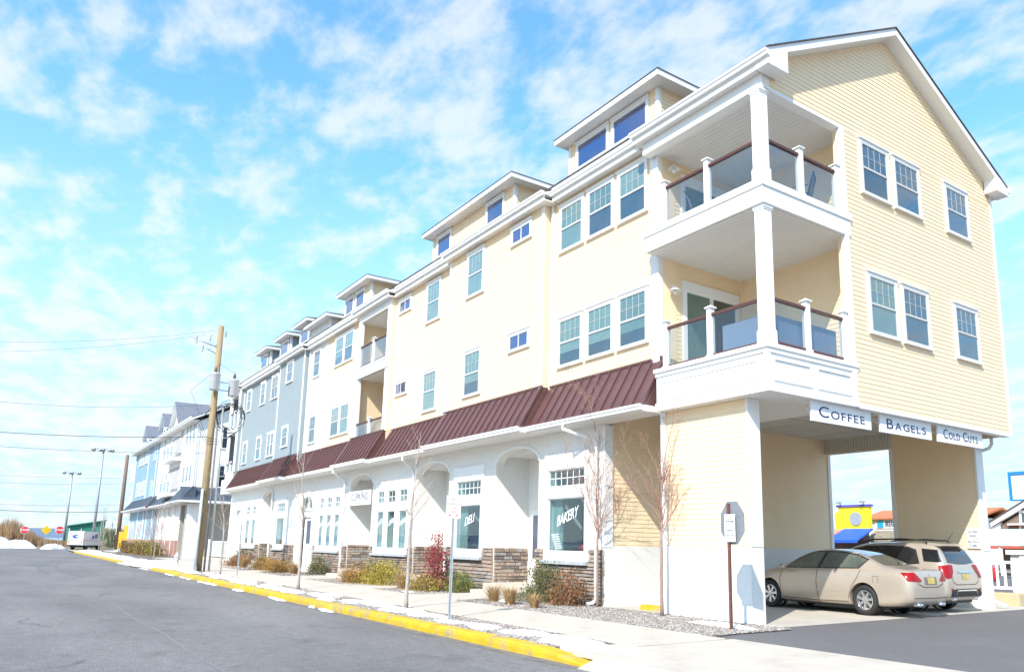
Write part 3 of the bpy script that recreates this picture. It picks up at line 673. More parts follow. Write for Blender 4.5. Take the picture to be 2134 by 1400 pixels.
part('balcony_box', MB().box(-58.6, -56.01, 12.4, 14.4, 4.75, 5.75), WHITE)

# --- shop front ---------------------------------------------------------------
WTH = .28
ARCH = [(-21.3, -18.85), (-27.2, -24.5), (-34.05, -31.45), (-48.6, -46.15)]
SPR, ATOP = 4.08, 4.53
HOLES = [(a, b_, .1, 4.6) for a, b_ in ARCH]
HOLES += [(-18.3, -16.56, 1.45, 2.93), (-18.3, -16.56, 3.24, 3.73), (-23.86, -22.14, 1.43, 2.9), (-23.86, -22.14, 3.22, 3.71)]
tri = []
for xs in ([(-30.78, -30.08), (-29.77, -28.98), (-28.62, -27.87)], [(-38.05, -37.42), (-37.0, -36.3), (-35.9, -35.2)], [(-45.33, -43.8)], [(-52.15, -51.15), (-50.7, -49.75)]):
    for a, b_ in xs: tri.append((a, b_)); HOLES += [(a, b_, 1.39, 2.87), (a, b_, 3.2, 3.69)]
HOLES += [(-40.45, -39.15, .3, 2.82), (-40.75, -39.0, 3.27, 3.9), (-54.8, -53.6, 3.17, 3.6)]
def holed_wall(x0, x1, z0, z1, y0, y1, holes):
    xs = sorted(set([x0, x1]+[v for h in holes for v in h[:2] if x0 < v < x1])); zs = sorted(set([z0, z1]+[v for h in holes for v in h[2:] if z0 < v < z1])); b = MB()
    for a, c in zip(xs, xs[1:]):
        run = None
        for p, q in zip(zs, zs[1:]):
            mx_, mz = (a+c)/2, (p+q)/2; solid = not any(h[0] < mx_ < h[1] and h[2] < mz < h[3] for h in holes)
            if solid: run = [run[0], q] if run else [p, q]
            if (not solid or q == zs[-1]) and run: b.box(a, c, y0, y1, run[0], run[1]); run = None
    return b
shop = part('shop_wall', holed_wall(-56.6, -15.86, .1, 4.84, YG, YG+WTH, HOLES), STUCCO)
part('shop_side_wall', MB().box(-16.06, -15.86, YG+WTH, 22.4, .1, 5.3), CREAM)
# arch spandrels, reveals, ceilings and back walls
def arch_poly(a, b_, n=18):
    c = (a+b_)/2; h = (b_-a)/2; pts = [(a+.001, 4.6), (a+.001, SPR)]
    for i in range(n+1):
        t = math.pi*(1-i/n); pts.append((c+h*.985*math.cos(t), SPR+(ATOP-SPR)*math.sin(t)))
    pts += [(b_-.001, SPR), (b_-.001, 4.6)]
    return pts
for k, (a, b_) in enumerate(ARCH):
    yb = 13.98
    part('arch', MB().prism(arch_poly(a, b_), 1, YG, YG+WTH), STUCCO)
    n = 18; c = (a+b_)/2; h = (b_-a)/2; rim = MB()
    for i in range(n):
        t0, t1 = math.pi*(1-i/n), math.pi*(1-(i+1)/n)
        def q(t, r): return (c+(h*.985+r)*math.cos(t), SPR+(ATOP-SPR+r)*math.sin(t))
        rim.prism([q(t0, 0), q(t1, 0), q(t1, .09), q(t0, .09)], 1, YG-.03, YG-.001)
    part('arch_trim', rim, WHITE)
    part('recess_wall', MB().box(a-.25, a, YG+WTH, yb, .1, 4.55).box(b_, b_+.25, YG+WTH, yb, .1, 4.55).box(a-.25, b_+.25, yb, yb+.15, .1, 4.55), STUCCO)
    part('recess_ceiling', MB().box(a, b_, YG+WTH, yb, 4.40, 4.6), VINYL)
    cb = MB(); v = YG+WTH
    while v < yb-.05: cb.box(a+.001, b_-.001, v, v+.135, 4.388, 4.40); v += .145
    stuff(part('soffit_boards', cb, VINYL))
    # side light and door at the back of the recess
    window(B, b_-.95, yb, 3.2, .8, .5, kind='grid22', gm=SHOPG, blind=DARK, trim=.07)
    window(B, b_-.95, yb, 1.45, .8, 1.45, kind='fixed', gm=SHOPG, blind=CURT if k else DARK, trim=.07)
    d = part('shop_door', MB().box(a+.25, a+1.2, yb-.05, yb, .5, 2.7), WHITE); part('pane', MB().box(a+.38, a+1.07, yb-.06, yb-.05, 1.2, 2.55), BLINDD, d)
    part('door_step', MB().box(a+.01, b_-.01, 12.35, yb, .1, .46).box(a+.3, b_+.1, 11.75, 12.35, .1, .29), CONC)
# big display windows
def display(x0, x1, z0, z1, zt0, zt1, grid):
    t = .14
    part('window_surround', MB().box(x0-t-.02, x0, YG-.07, YG-.001, 1.22, 4.2).box(x1, x1+t+.02, YG-.07, YG-.001, 1.22, 4.2).box(x0, x1, YG-.069, YG-.001, z1, zt0).box(x0, x1, YG-.069, YG-.001, zt1, 4.19).box(x0, x1, YG-.069, YG-.001, 1.22, z0), WHITE)
    for za, zb, kd in ((z0, z1, 'fixed'), (zt0, zt1, grid)): window(B, x0, YG+.03, za, x1-x0, zb-za, kind=kd, trim=0, gm=SHOPG, blind=None)
    part('window_sill', MB().box(x0-t-.06, x1+t+.06, YG-.17, YG-.005, 1.12, 1.22), SILL)
display(-18.3, -16.56, 1.45, 2.93, 3.24, 3.73, 'grid62'); display(-23.86, -22.14, 1.43, 2.9, 3.22, 3.71, 'grid62')
def triple(xs, x0, x1, g='grid22'):
    b = MB(); lo = x0
    for a, c in xs:
        b.box(lo, a, YG-.05, YG-.001, 1.2, 3.98); lo = c
        b.box(a, c, YG-.049, YG-.001, 2.87, 3.2).box(a, c, YG-.049, YG-.001, 3.69, 3.98).box(a, c, YG-.049, YG-.001, 1.2, 1.39)
        window(B, a, YG+.03, 1.39, c-a, 1.48, kind='fixed', trim=0, gm=SHOPG, blind=None); window(B, a, YG+.03, 3.2, c-a, .49, kind=g, trim=0, gm=SHOPG, blind=None)
    b.box(lo, x1, YG-.05, YG-.001, 1.2, 3.98); part('window_surround', b, WHITE); part('window_sill', MB().box(x0-.04, x1+.04, YG-.16, YG-.005, 1.1, 1.2), SILL)
triple([(-30.78, -30.08), (-29.77, -28.98), (-28.62, -27.87)], -31.0, -27.65); triple([(-38.05, -37.42), (-37.0, -36.3), (-35.9, -35.2)], -38.3, -34.95)
triple([(-45.33, -43.8)], -45.6, -43.55, 'grid42'); triple([(-52.15, -51.15), (-50.7, -49.75)], -52.5, -49.45)
window(B, -54.8, YG+.03, 3.17, 1.2, .43, kind='fixed', trim=0, gm=SHOPG, blind=None)
# arched fan-light door
fan = MB(); n = 14
for i in range(n):
    t0, t1 = math.pi*(1-i/n), math.pi*(1-(i+1)/n)
    def q(t, r): return (-39.87+(.80+r)*math.cos(t), 3.27+(.62+r)*math.sin(t))
    fan.prism([q(t0, 0), q(t1, 0), q(t1, .22), q(t0, .22)], 1, YG-.05, YG+.08)
fan.box(-40.9, -38.85, YG-.05, YG+.08, 3.15, 3.27).box(-39.9, -39.84, YG-.03, YG+.05, 3.27, 3.9)
fan.prism([(-40.75, 3.5), (-40.75, 3.92), (-40.3, 3.92)], 1, YG+.001, YG+.07).prism([(-39.0, 3.5), (-39.0, 3.92), (-39.45, 3.92)], 1, YG+.001, YG+.07)
part('fanlight', fan, WHITE); part('pane', MB().box(-40.75, -39.0, YG+.05, YG+.056, 3.27, 3.92), SHOPG)
d = part('entry_door', MB().box(-40.45, -39.15, YG+.06, YG+.11, .3, 2.82).box(-40.6, -40.45, YG-.04, YG+.1, .15, 2.95).box(-39.15, -39.0, YG-.04, YG+.1, .15, 2.95).box(-40.45, -39.15, YG-.04, YG+.1, 2.82, 2.95), WHITE)
part('door_pane', MB().box(-40.05, -39.4, YG+.05, YG+.06, 1.5, 2.65), BLINDD, d)
# thin control joints
for x in (-21.6, -18.7, -24.35, -27.35, -31.3, -34.2, -41.9, -46.0): part('control_joint', MB().box(x-.012, x+.012, YG-.004, YG, 1.55, 4.8), VINYL)
# shop interior
room = part('shop_interior', MB().box(-56.3, -16.1, 17.4, 17.5, .1, 4.8).box(-56.3, -16.1, YG+WTH, 17.4, .12, .45).box(-56.3, -16.1, YG+WTH, 17.4, 4.6, 4.8), ROOM)
for x in (-18.75, -24.3, -31.2, -34.4, -38.6, -43.2, -48.9): part('partition', MB().box(x-.1, x+.1, 14.2, 17.35, .45, 4.6), ROOM)
for a, b_ in [(-18.28, -17.85), (-23.84, -23.35)]: part('curtain', MB().box(a, b_, YG+.16, YG+.2, 1.2, 2.95), CURT)
for a, b_ in tri: part('curtain', MB().box(a+.1, b_, YG+.3, YG+.34, 1.2, 2.9), CURT)
# lettering on the glass
def hand(name, s, x, z, size, w, tilt=.12, m=LETW):
    n = len(s)
    me = text_mesh(s, size, depth=.003, shear=.25, space=1.0, bold=.004*size/.3)
    ww = max(v.co.x for v in me.vertices)-min(v.co.x for v in me.vertices); sc = w/ww
    for v in me.vertices: v.co.x *= sc; v.co.z += v.co.x*tilt
    me.materials.clear(); me.materials.append(m); return obj(name, me, B, (x, YG-.006, z))
hand('lettering', 'BAKERY', -17.42, 2.40, .40, 1.02, .28); hand('lettering', 'DELI', -22.95, 2.40, .38, .66, .25)
for s, x in (('LATTE', -30.43), ('COFFEE', -29.38), ('DRINKS', -28.25)): hand('lettering', s, x, 2.42, .26, .52, .35)
for s, x in (('LUNCH', -37.73), ('COFFEE', -36.65), ('TEA', -35.55)): hand('lettering', s, x, 2.42, .26, .45, .35)
# menu text block on the bakery glass
for i in range(7): hand('lettering', 'BREADS ROLLS'[i % 3:9+i % 3], -17.98+.03*i, 1.92-.062*i, .06, .34, .05)
# stone veneer: backing, then every near stone singly
STB = {'n': 288}
far_st = [MB() for _ in STONES]
stone_back = MB()
def stones(u0, u1, z0, z1, facing, plane, near, cut=None):
    def P(u, w, z): return (u, plane-w, z) if facing == '-y' else (plane+w, u, z)
    z = z0
    while z < z1-.03:
        h = min(random.uniform(.065, .125), z1-z)
        if z1-(z+h) < .05: h = z1-z
        u = u0-random.uniform(0, .1)
        while u < u1-.02:
            l = random.uniform(.14, .48); a, c = max(u, u0), min(u+l, u1); u += l
            if u1-u < .08: c = u1; u = u1
            if c-a < .03: continue
            segs = [(a, c)]
            if cut and z+h > cut[2] :
                segs = [q for q in ((a, min(c, cut[0])), (max(a, cut[1]), c)) if q[1]-q[0] > .03]
            for (p, q) in segs:
                g = .006; w0 = random.uniform(.045, .085); j = lambda: random.uniform(-.006, .006); e = .012
                vs_ = [P(p+g, 0, z+g), P(q-g, 0, z+g), P(q-g, 0, z+h-g), P(p+g, 0, z+h-g), P(p+g+e+j(), w0, z+g+e+j()), P(q-g-e+j(), w0+j(), z+g+e+j()), P(q-g-e+j(), w0, z+h-g-e+j()), P(p+g+e+j(), w0+j(), z+h-g-e+j())]
                fs = [(0, 1, 2, 3), (4, 7, 6, 5), (0, 4, 5, 1), (1, 5, 6, 2), (2, 6, 7, 3), (3, 7, 4, 0)]
                mi = random.choices(range(5), (4, 3, 2, 3, 1.3))[0]
                if near and STB['n'] > 0: STB['n'] -= 1; MB().add(vs_, fs).build('stone', STONES[mi], STB['p'])
                else: far_st[mi].add(vs_, fs)
        z += h
for a_, b_, zt_ in ((-24.48, -21.32, 1.12), (-31.42, -27.22, 1.1), (-38.7, -34.07, 1.1), (-46.13, -41.8, 1.1), (-52.9, -48.62, 1.1)): part('stone_backing', MB().box(a_, b_, YG-.02, YG-.001, .12, zt_), MORTAR)
STB['p'] = part('stone_base', MB().box(-18.88, -15.88, YG-.02, YG-.001, .12, 1.12), MORTAR)
for a_, b_ in ((-18.88, -18.50), (-16.36, -15.88)): part('stone_backing', MB().box(a_, b_, YG-.02, YG-.001, 1.121, 1.53), MORTAR)
stones(-18.88, -15.86, .15, 1.53, '-y', YG-.02, True, (-18.50, -16.36, 1.11))
stones(YG, 13.96, .44, 1.52, '+x', -21.30, True)
stones(-24.48, -21.32, .15, 1.52, '-y', YG-.02, True, (-24.05, -21.95, 1.11))
stones(-19.6, -18.86, .44, 1.5, '-y', 13.97, False)
stones(YG-.02, YG+.9, .15, 1.53, '+x', -15.86, False)
stones(YG, 13.96, .44, 1.5, '+x', -27.2, False); stones(YG, 13.96, .44, 1.5, '+x', -34.05, False); stones(YG, 13.96, .3, 1.45, '+x', -48.6, False)
stones(-31.42, -27.22, .15, 1.47, '-y', YG-.02, False, (-31.02, -27.62, 1.08)); stones(-38.7, -34.07, .15, 1.45, '-y', YG-.02, False, (-38.35, -34.9, 1.08))
stones(-46.13, -41.8, .15, 1.42, '-y', YG-.02, False, (-45.65, -43.5, 1.08)); stones(-52.9, -48.62, .15, 1.4, '-y', YG-.02, False, (-52.55, -49.4, 1.08))
for i, fmb in enumerate(far_st): stuff(part('stone_facing', fmb, STONES[i], STB['p']))
# shop downspouts with offsets under the gutter
def spout(x, xw, yb):
    part('downspout', MB().tube([(x, yb-.08, 4.82), (x, yb-.08, 4.70), (xw-.1, YG-.1, 4.42), (xw, YG-.08, 4.30), (xw, YG-.08, .30), (xw-.02, YG-.16, .19), (xw-.05, YG-.34, .17)], .048, 8), WHITE)
spout(-16.7, -16.02, YR-.74); spout(-27.0, -27.33, YR-.74); spout(-34.5, -34.62, YR-.74); spout(-46.6, -46.3, YR-.74)
# --- carport --------------------------------------------------------------
# front screen wall
pier = part('pier', MB().box(-13.5, -10.89, 12.66, 13.0, 1.66, 4.79), CREAM)
siding(pier, -13.38, -10.89, 1.68, 4.79, '-y', 12.66, CREAM, single=True); siding(pier, 12.66, 13.0, 1.68, 4.79, '-x', -13.5, CREAM)
part('pier_base', MB().box(-13.53, -10.865, 12.62, 13.03, .06, 1.655), STUCCO)
trims([(-13.53, -13.37, 12.625, 12.70, 1.66, 4.785), (-10.91, -10.855, 12.635, 13.02, 1.66, 4.785)])
# shop side wall siding, seen through the gap and behind the cars
sw = part('wall', MB().box(-15.86, -15.80, 13.0, 22.35, 1.62, 5.28), CREAM)
siding(sw, 13.0, 22.33, 1.66, 5.2, '+x', -15.80, CREAM)
part('wall_base', MB().box(-15.86, -15.77, YG+.02, 22.36, .08, 1.63), STUCCO); trims([(-15.86, -15.76, YG-.01, 13.0, 1.6, 4.79), (-15.87, -15.755, 22.28, 22.42, .1, 5.19)])
# rear screen wall, header, ceiling
part('rear_pier', MB().box(-13.47, -10.89, 22.22, 22.55, 1.66, 5.2), CREAM)
siding(None, -13.4, -10.9, 1.68, 5.19, '-y', 22.22, CREAM)
part('pier_base', MB().box(-13.5, -10.865, 22.18, 22.6, .06, 1.655), STUCCO); trims([(-10.91, -10.855, 22.19, 22.58, 1.66, 5.185), (-13.5, -13.38, 22.2, 22.58, 1.66, 5.185)])
part('header', MB().box(-15.8, -13.4, 22.2, 22.5, 4.74, 5.25), CREAM)
hb = MB(); x = -15.78
while x < -13.45: hb.box(x, x+.085, 22.17, 22.2, 4.74, 5.24); x += .1
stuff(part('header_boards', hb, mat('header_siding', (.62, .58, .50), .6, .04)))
part('carport_ceiling', MB().box(-15.9, XE-.1, 12.66, YB-.05, 5.2, 5.28).box(XE-.2, XE-.021, 15.4, YB-.05, 4.8, 5.2), mat('ceiling_board', (.66, .63, .58), .85, .05, 1.2))
jb = MB()
for y in (15.6, 18.6, 21.0): jb.box(-15.8, XE-.25, y, y+.02, 5.196, 5.2)
for x in (-13.6, -11.8): jb.box(x, x+.02, 12.7, 22.4, 5.195, 5.2)
part('ceiling_joint', jb, mat('joint_brown', (.30, .22, .15), .8))
part('ceiling_light', MB().lathe([(.0, 0), (.09, .005), (.17, .04), (.19, .09), (.2, .12)], (-12.3, 16.3, 5.075), 'z', 18), mat('frosted', (.75, .76, .72), .3), smooth=True)
for y in (13.8, 16.4, 18.7): part('sign_bracket', MB().box(-12.2, -10.35, y-.04, y+.04, 5.12, 5.19), mat('bare_wood', (.50, .25, .10), .8, .2, 6))
part('downspout', MB().tube([(-10.55, YB-.13, 4.78), (-10.55, YB-.12, 4.62), (-10.66, YB-.05, 4.52), (-10.94, YB+.01, 4.46), (-10.98, YB+.02, 4.3), (-10.98, YB+.02, .45), (-10.92, YB+.03, .3), (-10.6, YB+.06, .16)], .05, 8), WHITE)
for (own, m_, mb_) in Siding.joined.values():
    stuff(part('siding', mb_, m_, own))

# ------------------------------------------------------------------ signs hung from the building
def shop_sign(txt, y0, y1, label):
    t = thing('hanging_sign', label, 'sign', (XE-.12, (y0+y1)/2, 4.34), 'boards under the end wall', world=True)
    part('board', MB().box(XE-.14, XE-.10, y0, y1, 4.34, 4.80), SIGNW, t)
    part('bracket', MB().box(XE-.5, XE-.14, y0+.1, y0+.15, 4.74, 4.79).tube([(XE-.16, y0+.12, 4.5), (XE-.5, y0+.12, 4.8)], .014, 6), WHITE, t)
    # small capitals with tall initials
    wds = txt.split(' '); gl_ = []; 
    for wd in wds:
        for i, ch in enumerate(wd): gl_.append((ch, .34 if i == 0 else .25))
        gl_.append((' ', .25))
    gl_ = gl_[:-1]; items = []; cur = 0
    for ch, sz in gl_:
        if ch == ' ': cur += .13; continue
        me = text_mesh(ch, sz, depth=.006, facing='+x', align='LEFT'); ys = [v.co.y for v in me.vertices]; zs = [v.co.z for v in me.vertices]
        items.append((me, cur-min(ys), -min(zs))); cur += max(ys)-min(ys)+.05
    W_ = cur-.05; tgt = (y1-y0)*.76; sc = tgt/W_
    for me, oy, oz in items:
        for v in me.vertices: v.co.y = (v.co.y+oy)*sc
        for v in me.vertices: v.co.z += oz
        me.materials.clear(); me.materials.append(NAVY); obj('letter', me, t, (XE-.096, (y0+y1)/2-tgt/2, 4.45))
shop_sign('COFFEE', 13.86, 16.06, 'white board lettered COFFEE in navy under the end wall')
shop_sign('BAGELS', 16.42, 18.64, 'white board lettered BAGELS in navy under the end wall')
shop_sign('COLD CUTS', 18.94, 21.18, 'white board lettered COLD CUTS in navy under the end wall')
t = thing('shop_sign', 'white CUPKING sign board hung across an arched shop entry', 'sign', (-32.75, YG-.06, 3.2), world=True)
part('board', MB().box(-34.0, -31.5, YG-.08, YG-.04, 3.21, 3.83), SIGNW, t); text('lettering', 'CUPKING', .44, NAVY, t, (-32.75, YG-.085, 3.55), space=1.05)
text('small_lettering', 'COFFEE & BAKESHOP', .12, mat('letter_grey', (.3, .32, .36), .5), t, (-32.75, YG-.085, 3.29), space=1.3)
part('tree_mark', MB().prism([(-32.42, 3.72), (-32.28, 3.72), (-32.35, 3.82)], 1, YG-.09, YG-.081), NAVY, t)
def wall_lamp(z, k):
    t = thing('wall_lamp', ['white barn style lamp beside the lower corner balcony door', 'white barn style lamp beside the upper corner balcony door'][k], 'lamp', (XL, 13.2, z), 'balcony wall lamps', world=True)
    part('arm', MB().tube([(XL+.005, 13.2, z), (XL+.1, 13.2, z+.1), (XL+.2, 13.2, z+.08), (XL+.2, 13.2, z+.02)], .014, 8), WHITE, t)
    part('plate', MB().lathe([(.055, 0), (.055, .02)], (XL+.003, 13.2, z), 'x', 14), WHITE, t)
    part('shade', MB().lathe([(.03, .04), (.05, .03), (.13, -.03), (.16, -.05), (.155, -.055), (.04, .0)], (XL+.2, 13.2, z), 'z', 18), WHITE, t, smooth=True)
    part('bulb_jar', MB().lathe([(.04, .0), (.055, -.05), (.06, -.11), (.035, -.15), (.0, -.155)], (XL+.2, 13.2, z), 'z', 14), mat('frosted', (.75, .76, .72), .3), t, smooth=True)
wall_lamp(8.05, 0); wall_lamp(11.35, 1)
# balcony furniture seen through the glass
def patio_chair(x, y, z, rz, label):
    t = thing('patio_chair', label, 'chair', (x, y, z), 'patio chairs', rz)
    M_ = mat('dark_iron', (.05, .055, .07), .45)
    for sx in (-.26, .26):
        obj('leg', MB().tube([(sx, -.25, 0), (sx, -.27, .42), (sx, -.1, .62), (sx, .22, .62)], .013, 6).mesh('leg', M_), t)
        obj('leg', MB().tube([(sx, .28, 0), (sx, .22, .42), (sx, .36, .95)], .013, 6).mesh('leg', M_), t)
    b = MB()
    for i in range(9): xx = -.24+.06*i; b.tube([(xx, .22, .42), (xx, .36, .95)], .006, 5)
    b.tube([(-.26, .36, .95), (.26, .36, .95)], .014, 6); obj('backrest', b.mesh('backrest', M_), t)
    obj('seat', MB().box(-.26, .26, -.27, .22, .41, .43).mesh('seat', M_), t)
patio_chair(-12.7, 13.3, 9.42, rad(120), 'dark iron patio chair on the upper balcony by its wall lamp')
patio_chair(-10.75, 14.6, 9.42, rad(-60), 'dark iron patio chair on the upper balcony in its end corner')
t = thing('screen_panel', 'pale blue grey woven privacy screen along the lower balcony rail', 'screen', (-10.4, 14.2, 5.8), world=True)
part('screen', MB().box(-10.33, -10.30, 12.9, 15.1, 5.82, 6.55).box(-11.6, -10.6, 12.75, 12.78, 5.82, 6.55), mat('woven_screen', (.33, .39, .50), .8, .12, 40, stretch=(1, 1, 10)), t)

# ------------------------------------------------------------------ cars
def loft(stations, nsub=1):
    """closed car body from (x, half width, z bottom, z belt, z top, half roof width) stations, rear to front"""
    rows = []
    for (x, w, zb, zs, zt, wr) in stations:
        zt = max(zt, zs+.012); wr = min(wr, w-.01); g = zt-zs
        half = [(0, zb), (w*.55, zb), (w*.90, zb+.015), (w*.975, zb+.09), (w*.995, zb+(zs-zb)*.38), (w, zb+(zs-zb)*.62), (w*.985, zs-(zs-zb)*.12), (w*.955, zs)]
        for t in (.12, .45, .8): half.append((w*.94+(wr+.035-w*.94)*t, zs+g*t*.96))
        half += [(wr, zs+g*.93), (wr*.86, zs+g*.985), (wr*.45, zt+.004), (0, zt+.008)]
        rows.append([(x, y, z) for y, z in half]+[(x, -y, z) for y, z in half[-2:0:-1]])
    n = len(rows[0]); b = MB(); b.v = [p for r in rows for p in r]
    for i in range(len(rows)-1):
        for k in range(n): b.f.append((i*n+k, i*n+(k+1) % n, (i+1)*n+(k+1) % n, (i+1)*n+k)); b.mi.append(0)
    b.f += [tuple(range(n)), tuple(range((len(rows)-1)*n, len(rows)*n))]; b.mi += [0, 0]
    return b
def evaluated(me, mods):
    o = bpy.data.objects.new('tmp', me); COL.objects.link(o); rm = []
    for kind, arg in mods:
        md = o.modifiers.new('m', kind)
        if kind == 'SUBSURF': md.levels = md.render_levels = arg
        if kind == 'BOOLEAN':
            c = bpy.data.objects.new('cut', arg); COL.objects.link(c); rm.append(c); md.object = c; md.operation = 'DIFFERENCE'; md.solver = 'EXACT'
    dg = bpy.context.evaluated_depsgraph_get(); out = bpy.data.meshes.new_from_object(o.evaluated_get(dg))
    bpy.data.objects.remove(o)
    for c in rm: bpy.data.objects.remove(c)
    return out
def decal(name, poly, O, U, V, D, bvh, m, parent, off=.006, step=.05, thick=0):
    """lay a flat outline onto the curved body: cut into small triangles and dropped along D"""
    poly = [Vector(p) for p in poly]; xs = [p.x for p in poly]; ys = [p.y for p in poly]
    edge = []
    for a, c in zip(poly, poly[1:]+poly[:1]):
        k = max(1, int((c-a).length/step))
        edge += [a+(c-a)*i/k for i in range(k)]
    pts = list(edge); n0 = len(edge)
    def inside(p):
        r = False
        for a, c in zip(edge, edge[1:]+edge[:1]):
            if (a.y > p.y) != (c.y > p.y) and p.x < (c.x-a.x)*(p.y-a.y)/(c.y-a.y)+a.x: r = not r
        return r
    x = min(xs)+step/2
    while x < max(xs):
        y = min(ys)+step/2
        while y < max(ys):
            p = Vector((x, y))
            if inside(p) and min((p-e).length for e in edge) > step*.4: pts.append(p)
            y += step
        x += step
    r = geo.delaunay_2d_cdt(pts, [(i, (i+1) % n0) for i in range(n0)], [list(range(n0))], 1, 1e-5)
    vs_, fs = r[0], r[2]; out = []; O, U, V, D = Vector(O), Vector(U), Vector(V), Vector(D).normalized()
    for p in vs_:
        q = O+U*p.x+V*p.y; hit = bvh.ray_cast(q, D)
        if hit[0] is None: hit = bvh.find_nearest(q+D*1.0)
        nn = hit[1]; nn = nn if nn.dot(D) < 0 else -nn
        out.append(hit[0]+nn*off)
    b = MB(); b.v = [tuple(v) for v in out]; b.f = [tuple(f) for f in fs]; b.mi = [0]*len(fs)
    o = obj(name, b.mesh(name, m, smooth=True, recalc=False), parent)
    fl = 0
    for p in o.data.polygons: fl += 1 if p.normal.dot(D) > 0 else -1
    if fl > 0: o.data.flip_normals()
    return o
def ribbon(pts, w):
    """outline of a thin line through 2-D points"""
    L_, R_ = [], []; n = len(pts)
    for i, p in enumerate(pts):
        d = (Vector(pts[min(i+1, n-1)])-Vector(pts[max(i-1, 0)])).normalized(); nn = Vector((-d.y, d.x))*w/2
        L_.append(tuple(Vector(p)+nn)); R_.append(tuple(Vector(p)-nn))
    return L_+R_[::-1]
TYRE = mat('tyre', (.022, .022, .024), .75, .2, 10, .3, 60)
ALLOY = mat('alloy', (.62, .62, .63), .28, .08, 6, metal=.8)
RIMD = mat('rim_dark', (.03, .03, .032), .6)  # near-black colour of the disc behind the spokes
def wheel(parent, x, y, r, rim, spokes, side, w=.215):
    t = obj('wheel', MB().lathe([(rim, -w/2), (r-.03, -w/2), (r-.008, -w/2+.03), (r, -w/2+.06), (r, w/2-.06), (r-.008, w/2-.03), (r-.03, w/2), (rim+.01, w/2), (rim, w/2-.02), (rim, -w/2)], (0, 0, 0), 'y', 40, cap=False).mesh('wheel', TYRE, smooth=True), parent, (x, y, r))
    s = side; d = MB().lathe([(rim-.0, -.05), (rim-.004, s*.085), (rim-.02, s*.09), (rim-.028, s*.06), (rim-.03, s*.02), (.02, s*.015)], (0, 0, 0), 'y', 40)
    obj('rim', d.mesh('rim', [ALLOY]), t); b = MB()
    for k in range(spokes):
        a = 2*math.pi*k/spokes+.3; c, s_ = math.cos(a), math.sin(a)
        def P(rr, tt, yy): return (c*rr-s_*tt, yy, s_*rr+c*tt)
        y0, y1, y2 = s*.028, s*.075, s*.088
        b.add([P(.03, -.03, y0), P(.03, .03, y0), P(rim-.015, .04, y0), P(rim-.015, -.04, y0), P(.03, -.024, y2-s*.015), P(.03, .024, y2-s*.015), P(rim-.015, .03, y1), P(rim-.015, -.03, y1)], BF)
    b.lathe([(.065, s*.03), (.062, s*.082), (.03, s*.088), (.001, s*.088)], (0, 0, 0), 'y', 18)
    obj('spokes', b.mesh('spokes', ALLOY), t)
    obj('brake', MB().lathe([(rim-.04, s*.016), (rim-.04, s*.022), (.04, s*.024)], (0, 0, 0), 'y', 28).mesh('brake', RIMD), t)
    return t
PAINT = mat('champagne_paint', (.50, .435, .36), .30, .03, 2, metal=.35, coat=.6)
LAMPR = mat('tail_lamp', (.30, .004, .006), .25, .1, 20, coat=.15, spec=.3)
LAMPC = mat('clear_lamp', (.75, .72, .70), .15, coat=1.)
CHROME = mat('chrome', (.75, .76, .78), .12, .02, metal=1.)
PLATE = mat('licence_plate', (.50, .40, .12), .5, .15, 6)
TRIMB = mat('black_trim', (.02, .02, .022), .45, .1, 8)
SEAM = mat('panel_gap', (.035, .03, .026), .7, .05)
def car(name, label, st, loc, wheels, wr, rim, spokes, cutr, side_polys, rear, gm):
    t = thing(name, label, 'car', loc, 'cars parked under the building', rad(180))
    body = loft(st).mesh('body', PAINT, smooth=True)
    cuts = [('SUBSURF', 2)]
    body2 = evaluated(body, [('SUBSURF', 2)])
    bm = bmesh.new(); bm.from_mesh(body2); bvh = BVHTree.FromBMesh(bm); bm.free()
    cm = MB()
    for x in wheels:
        for sy in (-1, 1): cm.lathe([(cutr, .55), (cutr, 1.2)] if sy > 0 else [(cutr, -1.2), (cutr, -.55)], (x, 0, wr+.02), 'y', 36)
    body3 = evaluated(body2, [('BOOLEAN', cm.mesh('cut', RIMD))])
    body3.materials.clear(); body3.materials.append(PAINT)
    body3.polygons.foreach_set('use_smooth', [True]*len(body3.polygons))
    body3.polygons.foreach_set('material_index', [0]*len(body3.polygons))
    bo = obj('body', body3, t)
    try:
        md = bo.modifiers.new('edge', 'EDGE_SPLIT'); md.split_angle = rad(40)
    except Exception: pass
    half = max(s[1] for s in st)
    for x in wheels:
        for sy in (-1, 1):
            wheel(t, x, sy*(half-.135), wr, rim, spokes, sy)
            obj('wheel_well', MB().lathe([(cutr-.006, sy*.54), (cutr-.006, sy*.70)], (x, 0, wr+.02), 'y', 30, cap=False).mesh('wheel_well', TRIMB), t)
    X, Y, Z = (1, 0, 0), (0, 1, 0), (0, 0, 1)
    for (nm, poly, m_) in side_polys:
        for sy in (1, -1): decal(nm, poly, (0, sy*2, 0), X, Z, (0, -sy, 0), bvh, m_, t, off=.008 if m_ is gm else .006)
    for (nm, poly, m_, ang, off) in rear:
        for sy in ((1, -1) if ang else (1,)):
            if ang:
                D = Vector((math.cos(ang), -sy*math.sin(ang), 0)); U = Vector((math.sin(ang), sy*math.cos(ang), 0)); O = Vector((0, 0, 0))-D*3
                decal(nm, poly, O, U, Z, D, bvh, m_, t, off=off, step=.04)
            else: decal(nm, poly, (-3, 0, 0), Y, Z, X, bvh, m_, t, off=off)
    return t, bvh
